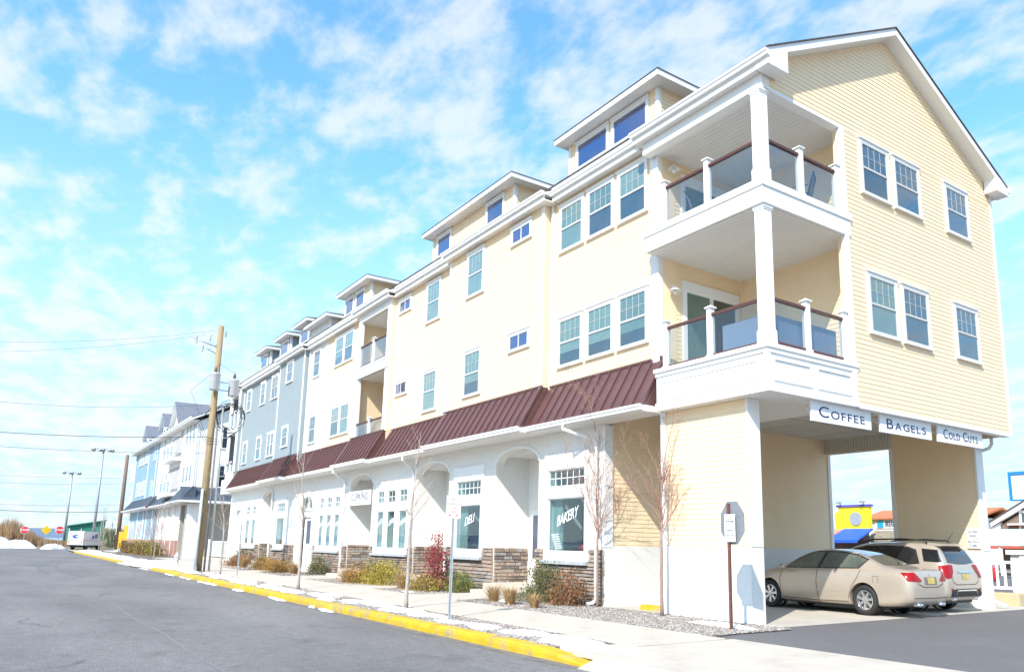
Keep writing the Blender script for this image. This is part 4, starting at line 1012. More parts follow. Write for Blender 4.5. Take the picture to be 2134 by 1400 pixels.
# four-door saloon
SED = [(0.0, .66, .40, .66, .74, .55), (.03, .76, .33, .78, .93, .60), (.09, .82, .29, .90, 1.02, .64), (.20, .855, .26, .95, 1.045, .66), (.50, .885, .22, .97, 1.065, .67), (.78, .90, .20, .985, 1.10, .65), (1.02, .905, .19, .99, 1.20, .63), (1.35, .91, .19, .995, 1.345, .60), (1.72, .912, .19, .99, 1.435, .585), (2.1, .912, .19, .985, 1.470, .58), (2.5, .912, .19, .975, 1.472, .585), (2.85, .91, .19, .965, 1.425, .60), (3.2, .908, .19, .955, 1.29, .63), (3.5, .905, .19, .945, 1.13, .67), (3.76, .90, .19, .93, 1.01, .72), (4.15, .885, .20, .86, .945, .70), (4.5, .85, .20, .74, .87, .62), (4.75, .77, .22, .62, .76, .5), (4.87, .66, .26, .52, .64, .4), (4.92, .52, .32, .46, .54, .3)]
wr_ = [(1.36, 1.055), (1.20, 1.23), (1.48, 1.325), (1.88, 1.385), (2.28, 1.40), (2.43, 1.035)]
wf_ = [(2.51, 1.03), (2.36, 1.402), (2.62, 1.392), (2.9, 1.33), (3.18, 1.205), (3.47, 1.02)]
def grow(poly, k):
    c = sum((Vector(p) for p in poly), Vector((0, 0)))/len(poly); return [tuple(c+(Vector(p)-c)*(1+k/max(.05, (Vector(p)-c).length))) for p in poly]
sedan_side = [('window_surround', [(1.33, 1.035), (1.16, 1.24), (1.47, 1.352), (1.88, 1.41), (2.3, 1.425), (2.64, 1.415), (2.92, 1.352), (3.21, 1.222), (3.53, 1.0), (2.5, 1.012)], TRIMB), ('side_window', wr_, CARGD if False else CARG), ('side_window', wf_, CARG),
    ('door_gap', ribbon([(1.28, 1.0), (1.36, .82), (1.52, .62), (1.62, .35)], .012), SEAM), ('door_gap', ribbon([(2.49, 1.0), (2.52, .7), (2.47, .27)], .012), SEAM), ('door_gap', ribbon([(3.56, .97), (3.66, .75), (3.62, .30)], .012), SEAM), ('door_gap', ribbon([(1.62, .29), (2.5, .27), (3.6, .29)], .012), SEAM),
    ('door_handle', [(1.55, .885), (1.55, .915), (1.74, .915), (1.76, .90), (1.74, .885)], PAINT), ('door_handle', [(2.66, .88), (2.66, .91), (2.85, .91), (2.87, .895), (2.85, .88)], PAINT),
    ('side_moulding', [(1.82, .50), (1.82, .525), (3.52, .525), (3.52, .50)], PAINT), ('fuel_door', ribbon([(.80, .74), (.80, .88), (.94, .88), (.94, .74)], .008), SEAM)]
sedan_rear = [('rear_window', [(-.52, 1.13), (-.46, 1.39), (-.2, 1.41), (.2, 1.41), (.46, 1.39), (.52, 1.13), (.2, 1.115), (-.2, 1.115)], CARG, 0, .008),
    ('tail_lamp', [(.50, .97), (.52, .985), (.80, .97), (.70, .80), (.34, .785), (.32, .82)], LAMPR, rad(38), .012), ('boot_gap', ribbon([(-.6, .98), (-.52, .74), (-.3, .67), (.3, .67), (.52, .74), (.6, .98)], .014), SEAM, 0, .006),
    ('plate_recess', [(-.26, .72), (-.26, .885), (.26, .885), (.26, .72)], mat('plate_recess', (.20, .17, .14), .5), 0, .007), ('licence_plate', [(-.155, .735), (-.155, .875), (.155, .875), (.155, .735)], PLATE, 0, .016), ('badge', [(-.035, .925), (0, .96), (.035, .925), (0, .90)], CHROME, 0, .012), ('bumper_gap', ribbon([(-.72, .44), (0, .43), (.72, .44)], .012), SEAM, 0, .006)]
SEDL = (-10.02, 17.9, .10)
sedan, sbvh = car('parked_sedan', 'champagne four door sedan parked behind the screen wall, tail outward', SED, SEDL, (1.20, 4.02), .338, .225, 7, .375, sedan_side, sedan_rear, CARG)
obj('side_mirror', MB().lathe([(.0, 0), (.05, .01), (.075, .06), (.07, .13), (.0, .15)], (3.42, .98, 1.03), 'y', 12).mesh('side_mirror', PAINT, smooth=True), sedan)
obj('side_mirror', MB().lathe([(.0, 0), (.05, -.01), (.075, -.06), (.07, -.13), (.0, -.15)], (3.42, -.98, 1.03), 'y', 12).mesh('side_mirror', PAINT, smooth=True), sedan)
for sy in (-.52, -.44, .44, .52): obj('tailpipe', MB().lathe([(.036, 0), (.036, .2), (.026, .2), (.026, .01)], (-.01, sy, .285), 'x', 14).mesh('tailpipe', CHROME, smooth=True), sedan)
obj('underbody', MB().box(.75, 4.4, -.72, .72, .17, .3).mesh('underbody', TRIMB), sedan)
obj('wing_badge', text_mesh('SE', .06, depth=.004, facing='-y'), sedan) if False else None
# sport utility
SUV = [(0.0, .78, .42, .72, .78, .62), (.03, .86, .36, .86, .98, .66), (.08, .895, .32, .98, 1.12, .68), (.16, .905, .29, 1.06, 1.30, .67), (.28, .912, .27, 1.10, 1.50, .655), (.42, .915, .25, 1.11, 1.635, .64), (.62, .918, .24, 1.11, 1.665, .635), (1.0, .92, .23, 1.10, 1.685, .635), (1.6, .92, .23, 1.08, 1.70, .635), (2.2, .92, .23, 1.06, 1.685, .64), (2.65, .92, .23, 1.05, 1.62, .65), (3.05, .918, .23, 1.04, 1.44, .68), (3.4, .915, .23, 1.03, 1.24, .71), (3.7, .91, .24, 1.01, 1.13, .74), (4.15, .90, .25, .95, 1.06, .72), (4.5, .865, .27, .84, .97, .64), (4.68, .79, .3, .7, .84, .54), (4.77, .64, .36, .6, .68, .4)]
suv_side = [('window_surround', [(.72, 1.16), (.86, 1.50), (1.1, 1.575), (1.7, 1.60), (2.3, 1.585), (2.72, 1.50), (3.12, 1.30), (3.34, 1.10), (2.0, 1.13), (1.02, 1.13)], TRIMB),
    ('side_window', [(1.02, 1.16), (.90, 1.42), (1.1, 1.545), (1.62, 1.57), (1.72, 1.15)], CARGD), ('side_window', [(1.80, 1.15), (1.72, 1.57), (2.28, 1.56), (2.68, 1.48), (3.05, 1.30), (3.25, 1.13)], CARGD),
    ('quarter_window', [(.17, 1.20), (.33, 1.50), (.72, 1.53), (.62, 1.22)], CARGD), ('door_gap', ribbon([(1.0, 1.12), (1.25, .8), (1.4, .3)], .012), SEAM), ('door_gap', ribbon([(2.0, 1.1), (2.02, .3)], .012), SEAM), ('lower_cladding', [(.3, .27), (.3, .33), (4.3, .33), (4.3, .27)], TRIMB), ('door_handle', [(1.3, .98), (1.3, 1.015), (1.5, 1.015), (1.5, .98)], PAINT)]
suv_rear = [('rear_window', [(-.62, 1.20), (-.53, 1.53), (-.2, 1.56), (.2, 1.56), (.53, 1.53), (.62, 1.20), (.2, 1.16), (-.2, 1.16)], CARGD, 0, .008),
    ('tail_lamp', [(.44, 1.13), (.50, 1.15), (.83, 1.12), (.84, .93), (.70, .82), (.56, .84), (.47, .98)], LAMPR, rad(35), .014), ('bow_bar', [(-.30, .955), (-.30, 1.005), (.30, 1.005), (.30, .955)], CHROME, 0, .02), ('licence_plate', [(-.15, .80), (-.15, .93), (.15, .93), (.15, .80)], PLATE, 0, .012), ('tailgate_gap', ribbon([(-.66, 1.1), (-.6, .74), (-.45, .68), (.45, .68), (.6, .74), (.66, 1.1)], .014), SEAM, 0, .006),
    ('lower_bumper', [(-.74, .40), (-.70, .55), (-.45, .58), (.45, .58), (.70, .55), (.74, .40)], TRIMB, 0, .008), ('skid_plate', ribbon([(-.52, .44), (-.45, .54), (.45, .54), (.52, .44)], .03), CHROME, 0, .016), ('reflector', [(.62, .56), (.62, .59), (.72, .59), (.72, .56)], LAMPR, rad(8), .012)]
sedan.scale = (1, 1, 1.05)
SUVL = (-10.40, 20.24, .10)
suv, _ = car('parked_suv', 'champagne sport utility car with roof rails parked beside the sedan', SUV, SUVL, (1.02, 3.87), .352, .235, 5, .39, suv_side, suv_rear, CARGD)
suv.scale = (1, 1.02, 1.04)
for sy in (-.60, .60): obj('roof_rail', MB().tube([(.62, sy, 1.66), (.75, sy, 1.74), (1.4, sy, 1.765), (2.2, sy, 1.75), (2.55, sy, 1.66)], .02, 8).mesh('roof_rail', TRIMB, smooth=True), suv)
obj('aerial', MB().tube([(.55, -.2, 1.66), (.35, -.2, 1.95)], [.012, .004], 6).mesh('aerial', TRIMB), suv)
obj('spoiler', MB().prism([(.20, 1.60), (.30, 1.655), (.62, 1.68), (.62, 1.64), (.34, 1.59)], 1, -.60, .60).mesh('spoiler', PAINT), suv)
obj('rear_wiper', MB().tube([(.13, -.05, 1.22), (.16, .35, 1.27)], .012, 6).mesh('rear_wiper', TRIMB), suv)
for sy in (-.5, .5): obj('tailpipe', MB().lathe([(.036, 0), (.036, .2), (.026, .2), (.026, .01)], (.02, sy, .33), 'x', 14).mesh('tailpipe', CHROME, smooth=True), suv)
obj('underbody', MB().box(.3, 4.4, -.8, .8, .22, .36).mesh('underbody', TRIMB), suv)
# wheel stop
o = MB().prism([(-.1, 0), (.1, 0), (.075, .12), (-.075, .12)], 0, -.55, .55).build('wheel_stop', YELLOW); o.location = (-14.35, 13.25, .10); tag(o, 'yellow painted concrete wheel stop in the gap beside the screen wall', 'wheel stop')

# ------------------------------------------------------------------ street signs
def post_sign(x, y, label, h=2.6):
    t = thing('street_sign', label, 'sign', (x, y, .12))
    obj('post', MB().prism([(-.03, 0), (-.012, 0), (-.008, .02), (.008, .02), (.012, 0), (.03, 0), (.012, .035), (-.012, .035)], 2, 0, h).mesh('post', GALV), t)
    me = MB().prism([(-.15, h-.47), (-.13, h-.49), (.13, h-.49), (.15, h-.47), (.15, h-.02), (.13, h), (-.13, h), (-.15, h-.02)], 1, -.012, -.006).mesh('plate', SIGNW)
    p = obj('plate', me, t)
    fr = MB(); e = .012
    fr.box(-.135, .135, -.014, -.0125, h-.02, h-.013).box(-.135, .135, -.014, -.0125, h-.477, h-.47).box(-.137, -.13, -.014, -.0125, h-.47, h-.02).box(.13, .137, -.014, -.0125, h-.47, h-.02)
    fr.box(-.07, .07, -.014, -.0125, h-.432, h-.42).prism([(-.11, h-.426), (-.06, h-.40), (-.06, h-.452)], 1, -.014, -.0125).prism([(.11, h-.426), (.06, h-.40), (.06, h-.452)], 1, -.014, -.0125)
    obj('border', fr.mesh('border', RED), t)
    for s, z, sz in (('NO', .085, .095), ('PARKING', .185, .066), ('THIS', .275, .06), ('SIDE', .35, .06)):
        me = text_mesh(s, sz, depth=.002, bold=.001); me.materials.clear(); me.materials.append(RED); obj('lettering', me, t, (0, -.014, h-z))
    t.rotation_euler[2] = rad(56)
    return t
s1 = post_sign(-14.62, 7.72, 'red on white no parking sign on a steel post in front of the deli', 2.52); s2 = post_sign(-34.6, 8.28, 'no parking sign on a thin post beyond the cupcake shop beside a young tree', 2.65)
t = thing('octagon_sign', 'back of a grey octagonal sign with white drive thru warning plate on rusty post', 'sign', (-10.36, 11.4, .08), world=True)
part('post', MB().box(-10.385, -10.335, 11.40, 11.45, .05, 2.48), RUST, t)
oc = [(.30*math.cos(rad(22.5+45*k))/math.cos(rad(22.5)), .41*math.sin(rad(22.5+45*k))/math.cos(rad(22.5))) for k in range(8)]
part('plate', MB().prism([(-10.29+a, 2.11+b_) for a, b_ in oc], 1, 11.452, 11.458), STEELG, t)
part('warning_plate', MB().box(-10.43, -10.17, 11.385, 11.397, 1.75, 2.27), SIGNW, t)
for s, z, sz in (('Warning!', 2.14, .06), ('Vehicle', 1.965, .052), ('Drive Thru', 1.87, .05)): text('lettering', s, sz, NAVY, t, (-10.30, 11.383, z))
t = thing('wall_notice', 'white Do Not Enter notice fixed to the rear screen wall', 'sign', (-11.1, 22.19, 1.72), world=True)
part('board', MB().box(-11.28, -10.92, 22.16, 22.185, 1.72, 2.26), SIGNW, t)
for s, z in (('Do Not', 2.18), ('Enter', 2.07), ('No Thru', 1.90), ('Traffic', 1.79)): text('lettering', s, .085, NAVY, t, (-11.1, 22.156, z))

# ------------------------------------------------------------------ bare trees
def bare_tree(x, y, z, H, clear, label, spread=.35, seed=1, r0=.045, m=BARK, tm=TWIG, dens=1., group=None):
    rng = random.Random(seed); t = thing('bare_tree', label, 'tree', (x, y, z), group)
    tk = MB(); n = 9; pts = [(rng.uniform(-.008, .008), rng.uniform(-.008, .008), clear*1.02*i/(n-1)) for i in range(n)]
    pts[0] = (0, 0, -.03)
    tk.tube(pts, [r0*(1.35 if i == 0 else 1.08-.28*i/(n-1)) for i in range(n)], 10); obj('trunk', tk.mesh('trunk', m, smooth=True), t)
    cr = MB(); base = Vector(pts[-1])
    def limb(p, d, L_, r, lvl):
        k = max(4, int(L_/.14)); q = p.copy(); P = [q.copy()]; Rr = [r]; dd = d.copy()
        for i in range(1, k+1):
            dd = (dd+Vector((rng.uniform(-1, 1), rng.uniform(-1, 1), rng.uniform(-.2, .9)))*.10).normalized(); q = q+dd*(L_/k); P.append(q.copy()); Rr.append(max(.0022, r*(1-.86*i/k)))
        cr.tube(P, Rr, 5 if lvl < 2 else 3, cap=False)
        if lvl < 3:
            nb = max(2, int((6 if lvl == 0 else 5 if lvl == 1 else 3.4)*dens*L_/(1.0 if lvl < 2 else .5)+1))
            nb = min(nb, 13 if lvl == 0 else 9)
            for j in range(nb):
                s = rng.uniform(.15, .97); i = min(k-1, int(s*k)); pp = P[i]; ax = (P[i+1]-P[i]).normalized(); ph = rng.uniform(0, 6.283)
                u = ax.orthogonal().normalized(); v = ax.cross(u); side = (u*math.cos(ph)+v*math.sin(ph)); a = rng.uniform(.45, .9)
                nd = (ax*math.cos(a)+side*math.sin(a)+Vector((0, 0, .25))).normalized()
                limb(pp, nd, L_*rng.uniform(.28, .5)*(1-.35*s), Rr[i]*.6, lvl+1)
    limb(base, Vector((.02, 0, 1)), H-clear, r0*.72, 0)
    nm = max(5, int(8*dens))
    for j in range(nm):
        ph = j*2.4+rng.uniform(-.3, .3); h = clear*(.9+.1*rng.random())+(H-clear)*rng.uniform(0, .35)*(j/nm); a = rng.uniform(.5, .9)*spread/.35
        limb(Vector((base.x, base.y, h)), Vector((math.cos(ph)*math.sin(a), math.sin(ph)*math.sin(a), math.cos(a))), (H-clear)*rng.uniform(.40, .68), r0*.31, 1)
    obj('branches', cr.mesh('branches', tm, smooth=True, recalc=False), t)
    return t
bare_tree(-13.08, 12.2, .12, 4.75, 1.85, 'slim bare tree beside the yellow wheel stop at the screen wall', .27, 3, .036, dens=1.35)
bare_tree(-15.72, 12.45, .12, 5.4, 1.65, 'slim bare tree by the stone corner and downspout of the bakery', .27, 8, .036, dens=1.35)
bare_tree(-17.2, 7.94, .12, 4.3, 2.15, 'young bare street tree in the kerb strip before the striped coffee windows', .36, 12, .04, mat('pale_bark', (.36, .32, .29), .9, .25, 14), TWIGG, .55)
bare_tree(-25.2, 7.9, .12, 4.6, 2.0, 'young bare street tree in the kerb strip before the arched door', .36, 21, .045, mat('pale_bark', (.36, .32, .29), .9, .25, 14), TWIGG, .6)
bare_tree(-36.1, 7.93, .12, 4.5, 1.9, 'small bare street tree beside the tall utility pole', .45, 33, .04, mat('pale_bark', (.36, .32, .29), .9, .25, 14), TWIGG, .5)
for i, (x, y, h) in enumerate(((-56.5, 8.3, 3.8), (-73.5, 11.2, 5.0), (-76.5, 11.0, 4.6), (-79.5, 11.3, 4.8))):
    bare_tree(x, y, .1, h, 1.3, ['thin bare sapling in the snow near the fire hydrant', 'reddish bare tree by the taupe corner of the slate roofed building', 'reddish bare tree between two others before the slate roofed building', 'reddish bare tree nearest the brick base of the blue section'][i], .4, 50+i, .04, BARK, TWIG if i else TWIGG, .55)
for i, (x, y, h) in enumerate(((-104, 9.5, 5.2), (-118, 14, 6.5), (-97, 9.2, 4.6))):
    bare_tree(x, y, .1, h, 1.8, ['small bare tree on the verge by the parked mail truck', 'bare tree behind the yellow machine by the old pole', 'small bare tree on the snowy verge by the far kerb'][i], .4, 70+i, .05, BARK, TWIGG, .5)

# ------------------------------------------------------------------ shrubs and grasses
def leafy(label, x, y, rx, ry, h, cols, n, leaf=.05, seed=1, shape='mound', name='shrub', z=.12, up=.3):
    rng = random.Random(seed); t = thing(name, label, 'shrub', (x, y, z)); ms = [mat('leaf_%d_%d_%d' % tuple(int(c*100) for c in col), col, .75, .25, 12) for col in cols]
    st = MB()
    for k in range(9):
        a = k*.7+rng.uniform(-.2, .2); rr = rng.uniform(.3, .8); st.tube([(0, 0, -.02), (math.cos(a)*rx*rr*.5, math.sin(a)*ry*rr*.5, h*.4), (math.cos(a)*rx*rr, math.sin(a)*ry*rr, h*rng.uniform(.55, .85))], [.012, .008, .003], 5)
    obj('stems', st.mesh('stems', TWIG), t)
    b = MB(); ncl = max(8, n//26); cl = []
    for k in range(ncl):
        for _ in range(50):
            px, py, pz = rng.uniform(-1, 1), rng.uniform(-1, 1), rng.random()
            if shape == 'mound': ok = px*px+py*py+pz*pz < 1.0 and px*px+py*py+pz*pz > .18
            elif shape == 'cone': ok = math.hypot(px, py) < (1-pz)**.8*(.85+.3*math.sin(pz*14))+.05
            else: ok = abs(px)**2+abs(py)**2+((pz-.3)/.75)**2 < 1
            if ok: break
        cl.append((px*rx, py*ry, pz*h, rng.randrange(len(ms)), rng.uniform(.6, 1.25)))
    for (cx, cy_, cz, mi, cs) in cl:
        out = Vector((cx/max(rx, .01), cy_/max(ry, .01), .5+up))
        for k in range(26):
            s = leaf*rng.uniform(.6, 1.35); R_ = .11*cs*max(rx, .3)/.45
            p = Vector((cx+rng.gauss(0, R_), cy_+rng.gauss(0, R_), max(.0, cz+rng.gauss(0, R_*.7))))
            d = (out.normalized()+Vector((rng.uniform(-1, 1), rng.uniform(-1, 1), rng.uniform(-.6, 1)))*.8).normalized(); w = d.orthogonal().normalized(); w.rotate(Matrix.Rotation(rng.uniform(0, 6.28), 3, d)); 
            b.cur = mi if rng.random() < .8 else rng.randrange(len(ms))
            b.add([p, p+d*s*.5+w*s*.26, p+d*s, p+d*s*.5-w*s*.26], [(0, 1, 2, 3)])
    obj('foliage', b.mesh('foliage', ms, recalc=False), t)
    return t
def tuft(label, x, y, r, h, seed=1, n=420, z=.12, group=None, col=(.42, .28, .13)):
    rng = random.Random(seed); t = thing('grass_tuft', label, 'grass', (x, y, z), group); b = MB()
    for k in range(n):
        a = rng.uniform(0, 6.283); lean = abs(rng.gauss(0, .45)); rr = r*.25*math.sqrt(rng.random()); L_ = h*rng.uniform(.65, 1.15)
        p0 = Vector((math.cos(a)*rr, math.sin(a)*rr, -.01)); d = Vector((math.cos(a)*math.sin(lean), math.sin(a)*math.sin(lean), math.cos(lean))); w = Vector((-math.sin(a), math.cos(a), 0))*.005
        p1 = p0+d*L_*.6; p2 = p1+(d+Vector((math.cos(a)*.5, math.sin(a)*.5, -.25))).normalized()*L_*.42
        b.cur = rng.randrange(2); b.add([p0-w, p0+w, p1+w*.8, p1-w*.8, p2], [(0, 1, 2, 3), (3, 2, 4)])
    obj('blades', b.mesh('blades', [mat('dry_grass', col, .8, .25, 8), mat('pale_grass', tuple(c*1.25 for c in col), .8, .2, 8)], recalc=False), t)
    obj('crown', MB().lathe([(.0, .08), (r*.25, .05), (r*.32, 0)], (0, 0, -.01), 'z', 10).mesh('crown', mat('dry_grass', col, .8, .25, 8)), t)
    return t
GRN = [(.07, .10, .035), (.11, .13, .04), (.16, .15, .05)]; RST = [(.30, .13, .05), (.22, .11, .05), (.14, .11, .06)]; GLD = [(.42, .33, .04), (.33, .27, .04), (.24, .2, .05)]; ORG = [(.40, .20, .04), (.33, .18, .05), (.2, .15, .05)]; REDL = [(.30, .045, .05), (.22, .04, .045), (.32, .08, .07)]
leafy('dark green pointed evergreen shrub before the bakery stone wall', -17.7, 12.2, .62, .5, 1.25, GRN, 3600, .06, 2, 'cone')
leafy('rust brown juniper mound beside the bakery downspout', -16.45, 12.05, .55, .45, .78, RST, 2600, .06, 3, 'mound', up=.6)
tuft('dry tan grass tuft between the door path and another tuft', -18.35, 11.0, .36, .52, 4); tuft('dry tan grass tuft beside the pointed evergreen shrub', -17.3, 10.85, .38, .55, 5); tuft('small dry grass tuft at the foot of the bakery shrubs', -16.1, 10.8, .26, .42, 6, 260)
leafy('green globe shrub beside the deli door path', -21.95, 12.0, .42, .4, .55, [(.16, .19, .04), (.10, .13, .04), (.22, .22, .05)], 2000, .05, 7)
leafy('green globe shrub behind the no parking post at the deli', -22.75, 12.2, .42, .4, .6, GRN, 2000, .05, 8)
leafy('orange and green juniper spreading before the deli wall', -23.3, 11.4, .8, .45, .42, GLD+RST, 2600, .06, 9, up=.6)
leafy('tall narrow crimson shrub against the stone by the second arch', -24.2, 12.2, .50, .45, 1.95, REDL, 3400, .075, 10, 'cone')
tuft('dry grass tuft under the crimson shrub', -24.4, 11.1, .45, .65, 11, 520); 
leafy('large golden yellow rounded shrub before the triple coffee windows', -26.6, 11.3, .95, .55, .70, GLD, 4200, .06, 12)
leafy('orange juniper sprawling beside the golden shrub', -28.7, 11.3, .9, .45, .48, ORG, 3000, .07, 13, up=.7); tuft('dry grass tuft beside the orange juniper', -30.0, 11.3, .5, .6, 14, 520)
leafy('dark green bush against the stone under the triple coffee windows', -29.6, 12.2, .7, .4, .62, GRN, 2600, .06, 15)
leafy('round green bush between the white door and the cupcake windows', -36.0, 12.1, .5, .42, .75, GRN, 2000, .06, 16); tuft('dry grass clump beside the round green bush', -36.6, 11.2, .5, .65, 17, 520)
leafy('orange juniper pair in front of the white arched door', -38.8, 11.1, .8, .45, .5, ORG, 2800, .07, 18, up=.7)
leafy('orange tinted juniper left of the arched door path', -41.3, 11.2, .8, .45, .5, ORG, 2400, .07, 19, up=.7); leafy('olive bush beside the far end downspout', -44.5, 12.0, .6, .4, .6, GRN+ORG, 1800, .07, 20)
leafy('brown juniper near the far no parking sign', -47.5, 11.3, .9, .5, .6, RST, 2200, .08, 22, up=.7); tuft('dry grass tuft near the far no parking sign', -45.6, 11.2, .5, .75, 23, 420); leafy('green brown bush by the last shop window', -49.6, 12.1, .8, .4, .9, GRN+RST, 1800, .08, 24)
for i, (x, c, h) in enumerate(((-78.5, GRN+GLD, 1.1), (-82.5, RST, .8), (-86.5, GLD+GRN, 1.3), (-91, RST, .8), (-95.5, GRN+ORG, 1.0))):
    leafy(['yellow green bush at the brick base nearest the taupe corner', 'brown low bush at the brick base between two greener bushes', 'taller yellow green bush at the brick base of the blue section', 'brown low bush before the blue section', 'olive bush at the far end of the brick base'][i], x, 11.4, 1.3, .6, h, c, 2200, .13, 30+i)

# ------------------------------------------------------------------ snow
def snow_patch(b, cx, cy, rx, ry, h, z, seed):
    rng = random.Random(seed); n = 26; rings = 5; o = len(b.v); ph = [rng.uniform(0, 6.28) for _ in range(5)]
    def rad_(a): return 1+.22*math.sin(2*a+ph[0])+.16*math.sin(3*a+ph[1])+.11*math.sin(5*a+ph[2])+.07*math.sin(9*a+ph[3])
    b.v.append((cx, cy, z+h))
    for r in range(1, rings+1):
        f = r/rings
        for k in range(n):
            a = 2*math.pi*k/n; q = f*rad_(a); b.v.append((cx+rx*q*math.cos(a), cy+ry*q*math.sin(a), z+h*(1-f**2.6)*(.8+.4*rng.random())-(.02 if r == rings else 0)))
    for k in range(n): b.f.append((o, o+1+k, o+1+(k+1) % n)); b.mi.append(0)
    for r in range(rings-1):
        for k in range(n): b.f.append((o+1+r*n+k, o+1+(r+1)*n+k, o+1+(r+1)*n+(k+1) % n, o+1+r*n+(k+1) % n)); b.mi.append(0)
sn = MB(); rng = random.Random(5)
for (x, y, rx, ry, h) in ((-9.95, 7.55, 1.15, .48, .07), (-11.5, 7.62, .8, .3, .05), (-12.9, 7.5, .7, .28, .045), (-13.9, 7.35, .5, .22, .04), (-15.3, 7.55, .7, .3, .05), (-10.95, 11.85, .75, .3, .05)): snow_patch(sn, x, y, rx, ry, h, .13, int(-x*10))
x = -16.5
while x > -46:
    snow_patch(sn, x, rng.uniform(7.2, 7.85), rng.uniform(.4, 1.2), rng.uniform(.18, .42), .06, .13, int(-x*7)); x -= rng.uniform(.6, 1.4)
for x in (-19.5, -23, -28, -31, -33, -36.5, -40):
    for k in range(5): snow_patch(sn, x+rng.uniform(-.9, .9), 6.63+rng.uniform(-.05, .02), rng.uniform(.12, .5), rng.uniform(.03, .085), rng.uniform(.02, .05), .0, int(-x*31+k*7))
for (x, y, rx, ry, h) in ((-50, 7.6, 4.5, .9, .28), (-57, 7.5, 2.5, .8, .22), (-44, 7.4, 2.2, .6, .15), (-68, 7.7, 6, .7, .2), (-82, 7.8, 7, .8, .2), (-95, 8, 5, .9, .25), (-18.2, 11.3, .35, .25, .1), (-22.9, 10.6, .6, .25, .05), (-100, 11.3, 3, .7, .35), (-53, 6.85, 4.5, .35, .16), (-47.3, 6.9, 1.5, .35, .2)): snow_patch(sn, x, y, rx, ry, h, .1, int(-x*13))
stuff(tag(sn.build('snow', SNOW, smooth=True, recalc=False), 'thin melting snow patches along the kerb strip and verges', 'snow'))
for i, (x, y, rx, ry, h) in enumerate(((-139, -1.5, 5, 4.2, 1.7), (-138, 2.6, 4, 2.2, 1.0), (-131, 6.3, 5, 1.6, .6))):
    b = MB(); snow_patch(b, 0, 0, rx, ry, h, 0, 90+i); o = b.build('snow_pile', SNOW, smooth=True, recalc=False); o.location = (x, y, 0)
    tag(o, ['highest ploughed snow pile beside the road end', 'lower ploughed snow pile before the brown reeds', 'flat snow bank at the foot of the yellow diamond sign'][i], 'snow pile')

# ------------------------------------------------------------------ utility pole with transformers and wires
UP = (-40.4, 7.85); t = thing('utility_pole', 'tall yellowish wooden utility pole with two grey transformers and coiled cable', 'utility pole', (UP[0], UP[1], .1))
def up(name, mb, m, smooth=True, recalc=True): return obj(name, mb.mesh(name, m, smooth, recalc), t)
up('pole', MB().tube([(0, 0, -.1), (0, 0, 6), (0, 0, 12.05)], [.19, .165, .135], 14), WOODP)
up('pole', MB().tube([(.42, .42, -.1), (.40, .42, 4.6), (.36, .38, 7.9)], [.05, .05, .05], 10), GALV); up('conduit', MB().tube([(.22, -.16, 0), (.22, -.16, 3.9)], .062, 10), mat('grey_pvc', (.52, .55, .58), .5)); up('conduit', MB().tube([(.26, .24, 0), (.22, .22, 7.0)], .045, 10), mat('conduit_grey', (.16, .16, .17), .6))
for k, (dx, dy, z) in enumerate(((.44, -.14, 9.15), (.14, .82, 9.0))):
    tr = up('transformer', MB().lathe([(.0, -.45), (.22, -.45), (.245, -.42), (.245, .32), (.26, .34), (.26, .37), (.18, .42), (.0, .43)], (dx, dy, z), 'z', 20), mat('transformer_grey', (.50, .53, .57), .4, .06, 4))
    for q in (-.14, .14):
        b = obj('bushing', MB().lathe([(.03, 0), (.06, .03), (.03, .06), (.055, .10), (.03, .13), (.045, .17), (.02, .22), (.02, .30), (.0, .30)], (dx+q, dy, z+.42), 'z', 10).mesh('bushing', mat('brown_porcelain', (.09, .07, .07), .2), True), tr)
    obj('bracket', MB().tube([(0, 0, z+.2), (dx*.8, dy*.8, z+.2)], .03, 6).tube([(0, 0, z-.2), (dx*.8, dy*.8, z-.2)], .03, 6).mesh('bracket', GALV), tr)
up('crossarm', MB().tube([(0, -.1, 10.95), (-.1, -1.15, 11.25)], .03, 6).tube([(0, -.1, 10.6), (-.1, -.8, 10.95)], .025, 6).tube([(0, 0, 11.2), (.05, -.5, 10.75)], .02, 6), GALV)
for q in ((-.08, -1.05, 11.25), (-.06, -.75, 10.85), (-.05, -.45, 11.45), (0, .25, 11.75)):
    up('cutout', MB().lathe([(.02, -.22), (.05, -.18), (.03, -.12), (.06, -.06), (.03, 0), (.06, .06), (.03, .12), (.0, .16)], q, 'z', 10), mat('porcelain', (.42, .44, .50), .25))
cb = MB(); rng = random.Random(3)
for k in range(7):
    r = .52+.12*rng.random(); c0 = Vector((.15+.1*rng.random(), .62+.3*rng.random(), 7.35+.35*rng.random())); tl = rng.uniform(-.5, .5)
    cb.tube([c0+Vector((r*.35*math.cos(a)*math.sin(tl+1), r*math.cos(a), r*1.15*math.sin(a))) for a in np.linspace(0, 6.283*rng.uniform(.7, 1), 26)], .015, 5)
for k in range(3): cb.tube([(.1, -.1, 7.9), (-.1, -.5-.1*k, 7.2-.1*k), (.15, -.2, 6.4-.15*k), (.25, .5, 6.3-.1*k), (.2, 1.0, 6.7)], .010, 5)
up('cable_coil', cb, BLACK)
up('jumper_wire', MB().tube([(.44, -.14, 9.85), (.2, .1, 10.1), (.1, .5, 9.9), (.14, .82, 9.72)], .008, 5).tube([(.3, -.3, 9.5), (-.3, -1.05, 8.7), (-.1, -.6, 7.6), (.05, -.1, 7.2)], .008, 5).tube([(.3, .62, 9.0), (.35, .85, 8.2), (.2, .4, 7.6)], .008, 5), BLACK)
obj('riser_bracket', MB().box(.16, .36, -.22, -.10, .0, .28).mesh('riser_bracket', GALV), t)
